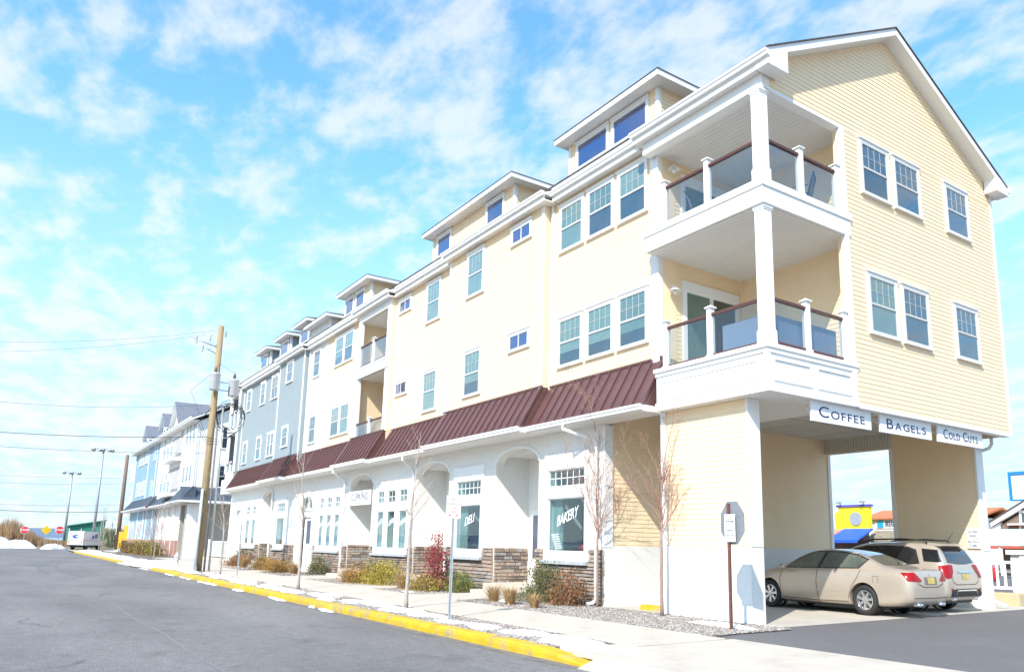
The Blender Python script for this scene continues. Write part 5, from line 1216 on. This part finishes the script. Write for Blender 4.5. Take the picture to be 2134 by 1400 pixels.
def wire(a, b_, sag, r, label):
    a, b_ = Vector(a), Vector(b_); n = 28; P = []
    for i in range(n+1):
        s = i/n; p = a.lerp(b_, s); p.z -= sag*4*s*(1-s); P.append(p)
    mb = MB().tube([p-a for p in P], r, 5); o = mb.build('overhead_wire', mat('wire', (.06, .06, .07), .6), smooth=True); o.location = a
    return tag(o, label, 'wire', 'overhead wires')
WX = -41.2
for (za, zb, sag, r, ya, lb) in ((11.95, 9.6, .9, .006, 7.8, 'thin wire from the very top of the tall utility pole across the road'), (11.6, 8.7, .8, .006, 7.2, 'thin wire from the fuse arm of the tall utility pole across the road'), (8.15, 8.55, 1.0, .007, 7.7, 'wire leaving the pole just under the transformers'), (6.55, 6.6, .55, .014, 7.7, 'thick dark cable leaving the pole at mid height'), (5.75, 6.0, .45, .008, 7.7, 'cable leaving the pole a little under the thick dark cable')):
    wire((UP[0], ya, za), (WX, -11, zb), sag, r, lb)
# old pole, its wires
t = thing('old_pole', 'weathered brown wooden pole beside the yellow machine', 'utility pole', (-116, 12.6, 0)); obj('pole', MB().tube([(0, 0, -.2), (.0, 0, 7), (.05, .0, 12.4)], [.26, .23, .2], 12).mesh('pole', WOODO, True), t); obj('notice', MB().box(-.05, .3, -.3, -.26, 2.0, 3.2).mesh('notice', SIGNW), t)
for k, (z0, z1, r, lb) in enumerate(((9.4, 9.3, .012, 'upper wire strung to the weathered brown pole'), (8.6, 8.4, .012, 'second wire strung to the weathered brown pole'), (5.9, 6.0, .014, 'thin low wire strung to the weathered brown pole'), (5.0, 5.5, .03, 'thick low cable strung to the weathered brown pole'))):
    wire((-116, 12.5, z0), (-112, -14, z1), .6, r, lb)
# hydrant
t = thing('fire_hydrant', 'pale silver fire hydrant standing in the snow by the drive', 'hydrant', (-49.2, 8.4, .1)); HY = mat('hydrant_paint', (.55, .57, .57), .5, .1, 8)
obj('barrel', MB().lathe([(.17, 0), (.17, .05), (.11, .06), (.11, .5), (.14, .52), (.14, .56), (.12, .6), (.07, .70), (.03, .73), (.03, .79), (.0, .79)], (0, 0, 0), 'z', 18).mesh('barrel', HY, True), t)
obj('nozzle', MB().lathe([(.055, -.24), (.055, -.18), (.04, -.17), (.04, .17), (.055, .18), (.055, .24)], (0, 0, .42), 'y', 12).mesh('nozzle', HY, True), t); obj('pumper_nozzle', MB().lathe([(.05, 0), (.05, .16), (.07, .17), (.07, .22)], (0, 0, .40), 'x', 12).mesh('pumper_nozzle', HY, True), t)

# ------------------------------------------------------------------ second building, white and blue
B2 = thing('slate_roofed_building', 'white and blue three storey apartment block with slate coloured awning roof', 'building', (-88, 17, .1), world=True)
X2R, X2L, Y2 = -70.2, -106.5, 12.6
SP2 = 5.0
part('wall', MB().box(-89.2, X2R, Y2, 22, 5.0, 11.5), CREAMW, B2); part('wall', MB().box(X2L, -89.2, Y2, 22, 5.0, 11.5), BLUES, B2)
Siding.joined.clear()
siding(None, -89, X2R-.1, 5.9, 11.5, '-y', Y2, CREAMW, owner=B2); siding(None, X2L+.1, -89.4, 5.9, 11.5, '-y', Y2, BLUES, owner=B2); siding(None, Y2+.1, 21.9, 5.6, 11.5, '+x', X2R, CREAMW, owner=B2)
for x in (X2R-.15, -88.9, -90.6, -96.2, X2L): part('corner_trim', MB().box(x, x+.22, Y2-.05, Y2+.05, 5.8, 11.5), WHITE, B2)
part('corner_trim', MB().box(X2R-.05, X2R+.04, Y2-.04, Y2+.2, 5.6, 11.5), WHITE, B2)
W2 = lambda x, z, w, h, **k: window(B2, x, Y2, z, w, h, blind=BLINDD, trim=.12, **k)
for z in (9.95, 6.4):
    for x in (-74.9, -73.4, -71.9): W2(x, z, .95, 1.42)
    W2(-86.1, z-.05, .95, 1.45); W2(-83.6, z-.05, .95, 1.45)
    for x in (-99.2, -98.0, -103.6, -102.4, -101.2): W2(x, z, .9, 1.4)
for z in (9.3, 6.0): window(B2, X2R, 14.6, z, 1.4, 1.8, '+x', blind=BLINDD, trim=.14)
for z in (9.9, 6.1): part('recess', MB().box(-95.6, -91.2, Y2-.02, Y2-.005, z-.3, z+1.9), BLUES, B2); W2(-92.6, z, .9, 1.4)
# balconies between the white wings: flat grey panel, recess shade put in its colour
for z0 in (9.0, 5.8):
    part('recess', MB().box(-81.8, -76.6, Y2-.03, Y2-.005, z0, z0+2.3), mat('recess_shade_grey', (.45, .43, .42), .7), B2)
    part('balcony_deck', MB().box(-82.2, -76.3, Y2-.8, Y2-.03, z0-.42, z0-.1), WHITE, B2); rr = MB()
    for i in range(4): rr.box(-82.1+i*1.9, -81.95+i*1.9, Y2-.78, Y2-.66, z0-.1, z0+1.0)
    part('balcony_rail', rr.box(-82.1, -76.3, Y2-.76, Y2-.7, z0+.9, z0+1.0), WHITE, B2); part('glass_panel', MB().box(-82.0, -76.4, Y2-.74, Y2-.73, z0, z0+.9), RAILG, B2)
part('balcony_deck', MB().box(X2L-2.2, X2L, Y2-.2, 16, 8.3, 8.7), WHITE, B2); part('balcony_deck', MB().box(X2L-2.2, X2L, Y2-.2, 16, 5.0, 5.5), WHITE, B2); 
pp = MB()
for y in (Y2-.1, 14, 15.8):
    for z in (8.7, 5.5): pp.box(X2L-2.15, X2L-1.98, y, y+.16, z, z+1.2)
part('newel_post', pp, WHITE, B2)
for (x0, x1, yy) in ((-75.9, X2R+.7, Y2), (-88, -75.9, Y2+.3), (X2L-.4, -88, Y2)):
    mansard(B2, x0, x1, yy, SLATE, z0=4.75, z1=5.9, dy=.9, nominal=1.3)
    part('gutter', MB().prism(gutter_prof(yy-1.05, 4.76), 0, x0, x1), WHITE, B2); part('soffit', MB().box(x0, x1, yy-.92, Y2+.6, 4.56, 4.62), VINYL, B2)
# side awning on the end wall facing the drive
pm = MB()
for i in range(7):
    y0 = Y2-.9+i*1.2; pm.add([(X2R+.9, y0, 4.75), (X2R+.9, y0+1.17, 4.75), (X2R, y0+1.17, 5.9), (X2R, y0, 5.9), (X2R+.85, y0, 4.72), (X2R+.85, y0+1.17, 4.72), (X2R-.05, y0+1.17, 5.87), (X2R-.05, y0, 5.87)], BF)
    part('roof_panel', pm, SLATE, B2); pm = MB()
part('gutter', MB().box(X2R+.85, X2R+1.05, Y2-1.0, 20.5, 4.6, 4.76), WHITE, B2); part('soffit', MB().box(X2R-.5, X2R+.9, Y2-.9, 20.5, 4.56, 4.6), VINYL, B2)
# ground floor: taupe carport end, white post, brick-based blue shops
part('pier', MB().box(X2R-.9, X2R+.1, Y2-.05, Y2+.9, .1, 4.6), WHITE, B2); part('wall', MB().box(-73.6, X2R-.9, Y2+.25, Y2+.4, .1, 4.6), TAUPE, B2)
part('wall', MB().box(-76, -75.8, Y2+.3, 22, .1, 4.6), TAUPE, B2); part('wall', MB().box(-72, -71.8, 16.6, 22, .1, 4.6), TAUPE, B2); siding(None, 14, 22, .8, 4.56, '+x', -71.8, TAUPE, owner=B2)
part('wall', MB().box(-76, -71.8, 15.6, 15.8, .1, 4.6), TAUPE, B2)
part('wall', MB().box(-88, -76, Y2+.3, Y2+.5, .1, 4.6), CREAMW, B2); part('wall', MB().box(X2L, -88, Y2, Y2+.3, .1, 4.6), BLUES, B2); siding(None, X2L, -88, 1.6, 4.5, '-y', Y2, BLUES, owner=B2)
part('brick_base', MB().box(-88, -76, Y2+.12, Y2+.3, .1, 1.5).box(X2L, -88, Y2-.15, Y2, .1, 1.5), BRICKR, B2)
for x in (-78.5, -81.5, -84.5, -87): part('pilaster', MB().box(x, x+.25, Y2+.1, Y2+.3, .1, 4.6), WHITE, B2)
for x in (-89.5, -93.5, -95.6, -100, X2L+.1): part('pilaster', MB().box(x, x+.35, Y2-.06, Y2, 1.5, 4.6), WHITE, B2)
for x in (-99.2, -98.2, -97.2, -105, -104, -103): window(B2, x, Y2, 1.5, .7, 1.7, kind='fixed', blind=BLINDD, trim=.12)
t_ = part('wall_sign', MB().box(-72.7, -72.2, Y2+.21, Y2+.25, 2.2, 2.9), mat('sign_blue', (.03, .12, .45), .5), B2)
# roofs
gable_roof(B2, X2L-.5, X2R+.5, 17.3, 12.0, 22.6, 14.3, .5, .2, SHINGLEB)
part('gable_wall', MB().prism([(Y2, 11.4), (22, 11.4), (17.3, 13.9)], 0, X2R-.2, X2R-.01), CREAMW, B2)
part('gutter', MB().prism(gutter_prof(11.86, 11.72), 0, X2L-.4, X2R+.4), WHITE, B2); part('soffit', MB().box(X2L-.3, X2R+.3, 11.95, Y2, 11.44, 11.5), VINYL, B2)
def cross_gable(xc, hw, y0, zb, zr, m, winx=None):
    d = part('dormer', MB().prism([(xc-hw, zb), (xc+hw, zb), (xc+hw, zr-hw*.9), (xc, zr), (xc-hw, zr-hw*.9)], 1, y0, 17), m, B2)
    e = .35; part('dormer_roof', MB().prism([(xc-hw-e, zr-(hw+e)*.9), (xc, zr+.0), (xc+hw+e, zr-(hw+e)*.9), (xc+hw+e, zr-(hw+e)*.9+.18), (xc, zr+.2), (xc-hw-e, zr-(hw+e)*.9+.18)], 1, y0-.4, 17.2), WHITE, d)
    part('dormer_shingles', MB().prism([(xc-hw-e-.04, zr-(hw+e)*.9+.182), (xc, zr+.205), (xc+hw+e+.04, zr-(hw+e)*.9+.182), (xc+hw+e+.04, zr-(hw+e)*.9+.24), (xc, zr+.27), (xc-hw-e-.04, zr-(hw+e)*.9+.24)], 1, y0-.43, 17.2), SHINGLEB, d)
    if winx: window(B2, winx-.55, y0, zb+.5, 1.1, 1.0, kind='fixed', blind=BLINDD, trim=.15)
cross_gable(-79.6, 2.3, Y2-.1, 11.0, 14.1, CREAMW); cross_gable(-91.5, 1.35, 13.2, 11.6, 14.6, BLUES, -91.5); cross_gable(-103.2, 1.35, 13.2, 11.6, 14.6, BLUES, -103.2)
for (own, m_, mb_) in Siding.joined.values(): stuff(part('siding', mb_, m_, own))
# picket rail between the two buildings
def picket(x0, y0, x1, y1, h, n, label, z=.1, gap_m=None):
    t = thing('picket_fence', label, 'fence', (x0, y0, z)); d = Vector((x1-x0, y1-y0, 0)); a = math.atan2(d.y, d.x); t.rotation_euler[2] = a; L_ = d.length
    obj('top_rail', MB().box(0, L_, -.045, .045, h-.08, h).mesh('top_rail', WHITE), t); obj('bottom_rail', MB().box(0, L_, -.04, .04, .12, .2).mesh('bottom_rail', WHITE), t)
    pm_ = MB().box(-.035, .035, -.02, .02, .2, h-.08).mesh('picket', WHITE)
    for i in range(n): obj('picket', pm_, t, (L_*(i+.5)/n, 0, 0))
    po = MB().box(-.07, .07, -.07, .07, 0, h+.1).box(-.09, .09, -.09, .09, h+.1, h+.14).mesh('post', WHITE)
    for s in (0, L_): obj('post', po, t, (s, 0, 0))
    return t
picket(-66.5, 13.6, -57.8, 13.6, 1.25, 24, 'white picket railing across the gap beside the slate roofed building', .25)
o = MB().box(-68, -57.3, 13.3, 13.9, 0, .28).build('low_wall', CONC); tag(o, 'low concrete wall carrying the white picket railing', 'wall')
picket(-12.15, 24.4, -11.0, 24.8, .95, 6, 'short white picket rail by the rear screen wall', .42)
o = MB().box(-12.4, -10.9, 24.1, 25.0, 0, .44).build('low_wall', mat('tan_concrete', (.55, .44, .27), .9, .1, 3)); tag(o, 'low tan concrete block under the short picket rail', 'wall')

# ------------------------------------------------------------------ far left: signs, lamps, truck, shed
def stop_sign(x, y, z, label, s=.5, back=False, h=2.6):
    t = thing('stop_sign', label, 'sign', (x, y, 0), rz=rad(90)); obj('post', MB().box(-.04, .04, 0, .06, 0, h+.1).mesh('post', GALV), t)
    oc = [(s*math.cos(rad(22.5+45*k)), h+s*math.sin(rad(22.5+45*k))) for k in range(8)]; p = obj('plate', MB().prism(oc, 1, -.03, -.01).mesh('plate', SIGNW), t)
    obj('red_face', MB().prism([(a*.93, h+(c-h)*.93) for a, c in oc], 1, -.04, -.031).mesh('red_face', RED), t)
    me = text_mesh('STOP', s*.72, depth=.004, bold=.01); me.materials.clear(); me.materials.append(SIGNW); obj('lettering', me, t, (0, -.043, h))
    return t
stop_sign(-148, 3.2, 0, 'farther stop sign standing before the brown reeds', .62, h=2.6); stop_sign(-127, 6.7, 0, 'stop sign beside the parked mail truck', .56, h=2.55)
t = thing('warning_sign', 'yellow diamond warning sign on the snowy verge', 'sign', (-125.5, 5.1, 0), rz=rad(90)); obj('post', MB().box(-.04, .04, 0, .06, 0, 2.8).mesh('post', GALV), t); obj('plate', MB().prism([(-.6, 2.5), (0, 1.9), (.6, 2.5), (0, 3.1)], 1, -.03, -.01).mesh('plate', mat('warning_yellow', (.80, .48, .01), .5)), t)
for i, (x, y, h, lb) in enumerate(((-142, 12.0, 15.5, 'tall steel sports field light mast nearer the old pole'), (-180, 10.4, 14.2, 'tall steel sports field light mast beyond the green shed'))):
    t = thing('light_mast', lb, 'lamp', (x, y, 0), 'field light masts'); obj('mast', MB().tube([(0, 0, 0), (0, 0, h)], [.24, .12], 10).mesh('mast', mat('mast_steel', (.36, .38, .42), .5, metal=.3), True), t); obj('crossarm', MB().box(-.06, .06, -1.4, 1.4, h-.1, h+.02).mesh('crossarm', GALV), t)
    for k in range(5):
        hd = MB().lathe([(.12, .0), (.30, .28), (.33, .42), (.0, .42)], (0, 0, 0), 'x', 12).mesh('floodlight', GALV, True); o = obj('floodlight', hd, t, (0, -1.3+.65*k, h+.05)); o.rotation_euler = (0, rad(40), rad(70 if k % 2 else -20))
# mail truck
t = thing('mail_truck', 'white postal delivery truck with a red and blue stripe parked by the corner', 'truck', (-114.4, 8.9, .1), rz=rad(145)); MT = mat('truck_white', (.80, .81, .82), .4, .03)
obj('cargo_box', MB().prism([(-2.1, .55), (1.1, .55), (1.1, 2.05), (.9, 2.22), (-1.95, 2.25), (-2.1, 2.1)], 1, -.93, .93).mesh('cargo_box', MT), t)
obj('cab', MB().prism([(1.1, .55), (2.15, .55), (2.2, 1.0), (2.05, 1.18), (1.5, 1.3), (1.12, 2.0), (1.1, 2.0)], 1, -.90, .90).mesh('cab', MT), t); obj('windshield', MB().prism([(1.53, 1.32), (1.56, 1.34), (1.18, 2.0), (1.15, 1.97)], 1, -.8, .8).mesh('windshield', CARGD), t)
obj('stripe', MB().box(-2.115, -2.101, -.9, .9, 1.12, 1.18).box(-2.1, 1.1, .931, .936, 1.12, 1.18).box(-2.1, 1.1, -.936, -.931, 1.12, 1.18).mesh('stripe', RED), t); BLU = mat('postal_blue', (.03, .10, .35), .5)
for sy in (-1, 1): obj('emblem', MB().prism([(-.5, 1.35), (.1, 1.35), (.25, 1.62), (.05, 1.78), (-.35, 1.72), (-.1, 1.6)], 1, sy*.931, sy*.937).mesh('emblem', BLU), t); obj('side_window', MB().box(.35, .95, sy*.932, sy*.938, 1.4, 1.95).mesh('side_window', CARGD), t)
obj('emblem', MB().prism([(-.5, 1.4), (.2, 1.38), (.45, 1.6), (.3, 1.82), (-.2, 1.85), (-.35, 1.72), (.05, 1.66)], 0, -2.112, -2.104).mesh('emblem', BLU), t); obj('bumper', MB().box(-2.35, -2.1, -.85, .85, .5, .62).mesh('bumper', TRIMB), t); obj('chassis', MB().box(-1.9, 1.9, -.7, .7, .3, .6).mesh('chassis', TRIMB), t)
for xx in (-1.15, 1.45):
    for sy in (-1, 1): obj('wheel', MB().lathe([(.18, -.1), (.33, -.1), (.33, .1), (.18, .1)], (xx, sy*.78, .33), 'y', 20).mesh('wheel', TYRE, True), t)
for sy in (-.8, .8): obj('tail_lamp', MB().box(-2.12, -2.1, sy-.06, sy+.06, .85, 1.05).mesh('tail_lamp', LAMPR), t)
# shed, machine, fence posts, reeds, hills
GRE = mat('shed_green', (.03, .22, .16), .6, .1, 2)
t = thing('green_shed', 'dark green sports shed with sloped roof behind the mail truck', 'shed', (-172, 13.2, 0)); obj('wall', MB().prism([(-2.9, 0), (2.9, 0), (2.9, 4.7), (-2.9, 3.6)], 0, -2.5, 2.5).mesh('wall', GRE), t); obj('roof', MB().prism([(-3.1, 3.56), (3.1, 4.74), (3.1, 4.94), (-3.1, 3.76)], 0, -2.9, 2.9).mesh('roof', GRE), t); obj('door', MB().box(2.5, 2.56, -2.2, -1.0, 0, 2.6).mesh('door', mat('shed_door', (.02, .15, .11), .6)), t)
for k in range(4): obj('post', MB().box(2.52, 2.64, -2.8+1.85*k, -2.68+1.85*k, 0, 3.2).mesh('post', SIGNW), t)
t = thing('yellow_machine', 'yellow tracked machine cab standing beside the weathered pole', 'machine', (-113.5, 14.2, 0), rz=rad(60)); YM = mat('machine_yellow', (.80, .40, .02), .5, .1)
obj('body', MB().prism([(-1.0, 1.3), (1.2, 1.3), (1.2, 3.0), (.4, 3.2), (-1.0, 3.2)], 1, -.9, .9).mesh('body', YM), t); obj('mast', MB().box(-1.7, -1.15, -.6, .4, .3, 2.4).mesh('mast', YM), t); obj('undercarriage', MB().box(-1.2, 1.3, -.8, .8, .15, 1.3).mesh('undercarriage', TRIMB), t); obj('window', MB().box(-.3, .35, -.93, -.905, 2.0, 2.8).mesh('window', CARGD), t); obj('badge', MB().box(.6, 1.0, -.92, -.905, 1.75, 2.05).mesh('badge', RED), t)
for i in range(6):
    o = MB().tube([(0, 0, 0), (0, 0, 4.2)], .05, 6).build('fence_post', mat('fence_green', (.06, .14, .10), .5)); o.location = (-150-i*3, 14+i*1.6, 0); tag(o, 'thin green post of the sports court fence behind the mail truck', 'fence post', 'court fence posts')
bh = MB(); rng = random.Random(19)
for k in range(5000):
    x = -153-rng.random()*3; y = rng.uniform(14.5, 34); hh = rng.uniform(.6, 3.4); w = .10
    bh.add([(x, y-w, hh-.7), (x, y+w, hh-.7), (x+rng.uniform(-.4, .4), y+rng.uniform(-.5, .5), hh)], [(0, 1, 2)])
for k in range(60): y = 14.5+k*.33; bh.tube([(-154, y, 0), (-154+rng.uniform(-.4, .4), y, 2.6)], .04, 4)
stuff(tag(bh.build('brush', mat('dry_hedge', (.22, .22, .13), .9, .4, 1.5), recalc=False), 'dry olive brush behind the court fence', 'brush'))
rd = MB(); rng = random.Random(9)
for k in range(9000):
    x = -160-rng.random()*30; y = rng.uniform(-30, 14); hh = (1.0+3.6*math.exp(-((y-1.5)/3.6)**2)+1.0*math.exp(-((y+20)/9)**2))*rng.uniform(.6, 1.1); w = .12
    rd.add([(x, y-w, 0), (x, y+w, 0), (x+rng.uniform(-.3, .3), y+rng.uniform(-.5, .5), hh)], [(0, 1, 2)])
stuff(tag(rd.build('reeds', mat('dry_reeds', (.30, .19, .10), .9, .35, .6), recalc=False), 'tan dry reeds in a broad mass beyond the road end', 'reeds'))
HB = mat('far_hills', (.12, .17, .24), 1, .2, .01); hb = MB(); ys = np.linspace(-1500, 1500, 80); rng = random.Random(4); pts = []
for y in ys: pts.append((y, 9+6*math.sin(y*.006)+4*math.sin(y*.021+1)+rng.uniform(0, 3)))
for i in range(len(pts)-1):
    (y0, h0), (y1, h1) = pts[i], pts[i+1]; hb.add([(-1500, y0, -2), (-1500, y1, -2), (-1560, y1, h1), (-1560, y0, h0), (-1700, y1, h1*.7), (-1700, y0, h0*.7)], [(0, 1, 2, 3), (3, 2, 4, 5)])
struct(hb.build('hills', HB, recalc=False))
struct(sheet('water', [(-1500, -900), (-260, -900), (-260, 900), (-1500, 900)], -.03, mat('bay_water', (.12, .22, .36), .15, .1, .02)))

# ------------------------------------------------------------------ far right: yellow cafe, breakfast shop, shingled house
t = thing('yellow_cafe', 'bright yellow cafe front with blue awning seen through the carport', 'building', (-61, 92, 0), world=True); YC = mat('cafe_yellow', (.86, .70, .02), .6, .04, .5)
part('front_wall', MB().box(-62.4, -57.9, 90, 90.5, 4.1, 7.05), YC, t); part('coping', MB().box(-62.6, -57.7, 89.8, 90.6, 7.05, 7.3), mat('coping_blue', (.10, .08, .45), .5), t); part('lower_wall', MB().box(-65, -59.4, 90.6, 92, 0, 4.1), mat('cafe_dark', (.10, .06, .05), .7), t)
part('side_wall', MB().box(-63.2, -62.41, 90.3, 94, 4.1, 6.4), YC, t); part('awning', MB().prism([(90.0, 4.25), (90.0, 4.05), (86.5, 2.6), (86.5, 2.4), (86.45, 2.75)], 0, -61.7, -57.5), mat('awning_blue', (.02, .10, .55), .6, .08, 2), t); part('canopy', MB().prism([(90.0, 4.2), (90.0, 4.0), (86.5, 2.75), (86.5, 2.95)], 0, -64.8, -61.8), mat('awning_coral', (.75, .25, .18), .6), t)
o = part('round_sign', MB().lathe([(.0, 0), (.78, 0), (.78, -.08), (.0, -.081)], (-59.85, 89.97, 5.5), 'y', 28), SIGNW, t); part('sign_ring', MB().lathe([(.78, 0), (.86, 0), (.86, -.1), (.78, -.1)], (-59.85, 89.96, 5.5), 'y', 28), mat('ring_grey', (.3, .33, .36), .5), t)
for x in (-62.0, -58.6): part('floodlight', MB().tube([(x, 90, 7.3), (x, 89.6, 7.6)], .06, 6).box(x-.25, x+.35, 89.3, 89.7, 7.5, 7.7), GALV, t)
t = thing('breakfast_shop', 'white shop with orange roof and a BREAKFAST sign beside the yellow cafe', 'building', (-52, 96, 0), world=True)
part('wall', MB().box(-61.2, -47, 95, 104, 0, 5.6), WHITE, t); part('roof', MB().prism([(94.4, 5.55), (99.5, 6.7), (104.6, 5.5), (104.6, 5.7), (99.5, 6.95), (94.4, 5.75)], 0, -62, -46), mat('orange_tiles', (.50, .17, .07), .8, .2, 2), t); part('sign_board', MB().box(-60.2, -56.0, 94.85, 94.97, 4.40, 5.45), SIGNW, t); part('sign_square', MB().box(-59.95, -59.05, 94.78, 94.84, 4.5, 5.35), mat('sign_cyan', (.02, .35, .55), .5), t)
me = text_mesh('BREAKFAST', .95, depth=.03, bold=.02); ww = max(v.co.x for v in me.vertices)-min(v.co.x for v in me.vertices)
for v in me.vertices: v.co.x *= 2.35/ww
me.materials.clear(); me.materials.append(NAVY); obj('lettering', me, t, (-57.62, 94.82, 4.92))
part('thatch', MB().prism([(94.9, 4.1), (92.6, 2.8), (92.6, 2.6), (94.9, 3.8)], 0, -60.4, -48), mat('thatch', (.24, .21, .16), .95, .35, 3, .5, 10), t); part('window', MB().box(-59, -49, 94.9, 94.98, .8, 2.4), DARK, t)
t = thing('shingled_house', 'brown shingled house with white gable trim and red deck rail', 'house', (-30, 82, 0), world=True); SH = mat('wood_shingles', (.19, .14, .11), .95, .3, 2.5, .5, 8)
part('wall', MB().prism([(-37.3, 0), (-26, 0), (-26, 4.4), (-32.2, 7.2), (-37.3, 4.2)], 1, 80, 90), SH, t); part('rake_trim', MB().prism([(-38.0, 4.0), (-32.2, 7.35), (-25.6, 4.3), (-25.6, 4.7), (-32.2, 7.8), (-38.0, 4.4)], 1, 79.5, 80), WHITE, t); part('roof', MB().prism([(-38.1, 4.42), (-32.2, 7.82), (-25.5, 4.72), (-25.5, 4.85), (-32.2, 7.98), (-38.1, 4.58)], 1, 79.5, 91), SHINGLE, t)
for (x, z, w, h) in ((-35.3, 4.35, 1.1, 1.0), (-35.4, 2.6, 1.9, 1.5), (-31, 2.6, 1.9, 1.5)): window(t, x, 80, z, w, h, kind='slider', trim=.18, blind=BLINDD)
part('ledge', MB().box(-36.4, -30, 79.4, 80, 4.15, 4.3), WHITE, t); part('deck', MB().box(-38.5, -26, 77, 80, 1.9, 2.2), mat('deck_red', (.45, .09, .05), .7), t); dk = MB()
for i in range(40): dk.box(-38.5+i*.31, -38.4+i*.31, 77, 77.06, 2.2, 3.0)
part('deck_rail', dk.box(-38.5, -26, 76.95, 77.1, 3.0, 3.12), mat('deck_red', (.45, .09, .05), .7), t)
t = thing('billboard', 'blue framed white roadside sign panel beyond the rear screen wall', 'sign', (-19, 45, 0), world=True); part('post', MB().box(-17.5, -17.2, 45, 45.3, 0, 4.4), STEELG, t); part('panel', MB().box(-20.25, -15.5, 45, 45.3, 4.45, 5.85), SIGNW, t); BF_ = mat('frame_blue', (.02, .22, .55), .5)
part('frame', MB().box(-20.35, -15.4, 44.95, 45.35, 5.78, 5.95).box(-20.35, -20.2, 44.95, 45.35, 4.45, 5.78).box(-20.35, -15.4, 44.95, 45.35, 4.38, 4.45), BF_, t)
t = thing('tent_canopy', 'pale blue canopy roof on white poles before the shingled house', 'canopy', (-22, 55, 0), world=True); part('roof', MB().prism([(53, 2.1), (58, 3.2), (63, 2.1), (63, 2.0), (58, 3.05), (53, 2.0)], 0, -28, -16), mat('canopy_blue', (.50, .68, .70), .7), t)
for x in (-27.8, -25, -22, -19, -16.2): part('pole', MB().box(x, x+.1, 53.1, 53.2, 0, 2.05), WHITE, t)
# white block building and a parked red and a white car at the rear
o = MB().box(-12.6, -6, 27.5, 31, 0, 1.55).box(-12.7, -5.9, 27.4, 31.1, 1.55, 1.7).build('white_enclosure', STUCCO); tag(o, 'low white stucco enclosure wall by the short picket rail', 'wall')
t = thing('far_red_car', 'small red car parked behind the short picket rail', 'car', (-17.5, 36, .05)); obj('body', evaluated(loft([(0, .6, .3, .6, .75, .5), (.1, .8, .25, .8, .95, .6), (.9, .85, .2, .9, 1.0, .62), (1.5, .86, .2, .9, 1.4, .58), (2.6, .86, .2, .9, 1.42, .58), (3.3, .85, .2, .88, .98, .65), (4.0, .78, .22, .7, .8, .5), (4.2, .6, .3, .5, .6, .4)]).mesh('body', mat('car_red', (.55, .02, .02), .3, .05, coat=.5), True), [('SUBSURF', 1)]), t)
t.rotation_euler[2] = rad(160)
for x in (.85, 3.3):
    for sy in (-1, 1): wheel(t, x, sy*.74, .31, .2, 5, sy, .2)
# things on the bakery sill
t = thing('stand_mixer', 'red stand mixer inside the bakery window', 'mixer', (-17.25, 13.3, 1.2), rz=rad(200)); MR = mat('mixer_red', (.45, .01, .02), .25, coat=.6)
obj('base', MB().box(-.12, .22, -.11, .11, 0, .04).prism([(.1, .04), (.22, .04), (.2, .32), (.12, .32)], 1, -.07, .07).mesh('base', MR), t); obj('head', MB().lathe([(.0, -.22), (.07, -.2), (.09, -.05), (.1, .1), (.07, .24), (.0, .26)], (0, 0, .38), 'x', 14).mesh('head', MR, True), t); obj('bowl', MB().lathe([(.05, .04), (.1, .1), (.11, .22), (.1, .22), (.0, .1)], (-.08, 0, 0), 'z', 16).mesh('bowl', CHROME, True), t)
t = thing('plastic_bucket', 'white bucket with a blue rim inside the bakery window', 'bucket', (-16.9, 13.45, 1.2)); obj('tub', MB().lathe([(.17, 0), (.21, .42), (.2, .42), (.0, .05)], (0, 0, 0), 'z', 20).mesh('tub', SIGNW, True), t); obj('rim', MB().lathe([(.205, .40), (.225, .40), (.225, .47), (.2, .47)], (0, 0, 0), 'z', 20).mesh('rim', mat('rim_blue', (.08, .35, .62), .4), True), t); obj('lid', MB().lathe([(.2, .46), (.19, .56), (.0, .58)], (0, 0, 0), 'z', 20).mesh('lid', SIGNW, True), t)
o = MB().box(-18.2, -16.5, 13.1, 13.75, 1.14, 1.2).box(-18.1, -18.0, 13.2, 13.3, .4, 1.14).box(-16.7, -16.6, 13.2, 13.3, .4, 1.14).box(-18.1, -18.0, 13.6, 13.7, .4, 1.14).box(-16.7, -16.6, 13.6, 13.7, .4, 1.14).build('display_table', WHITE); tag(o, 'white display table inside the bakery window', 'table')
for o in bpy.data.objects:
    if '_b' in o: del o['_b']
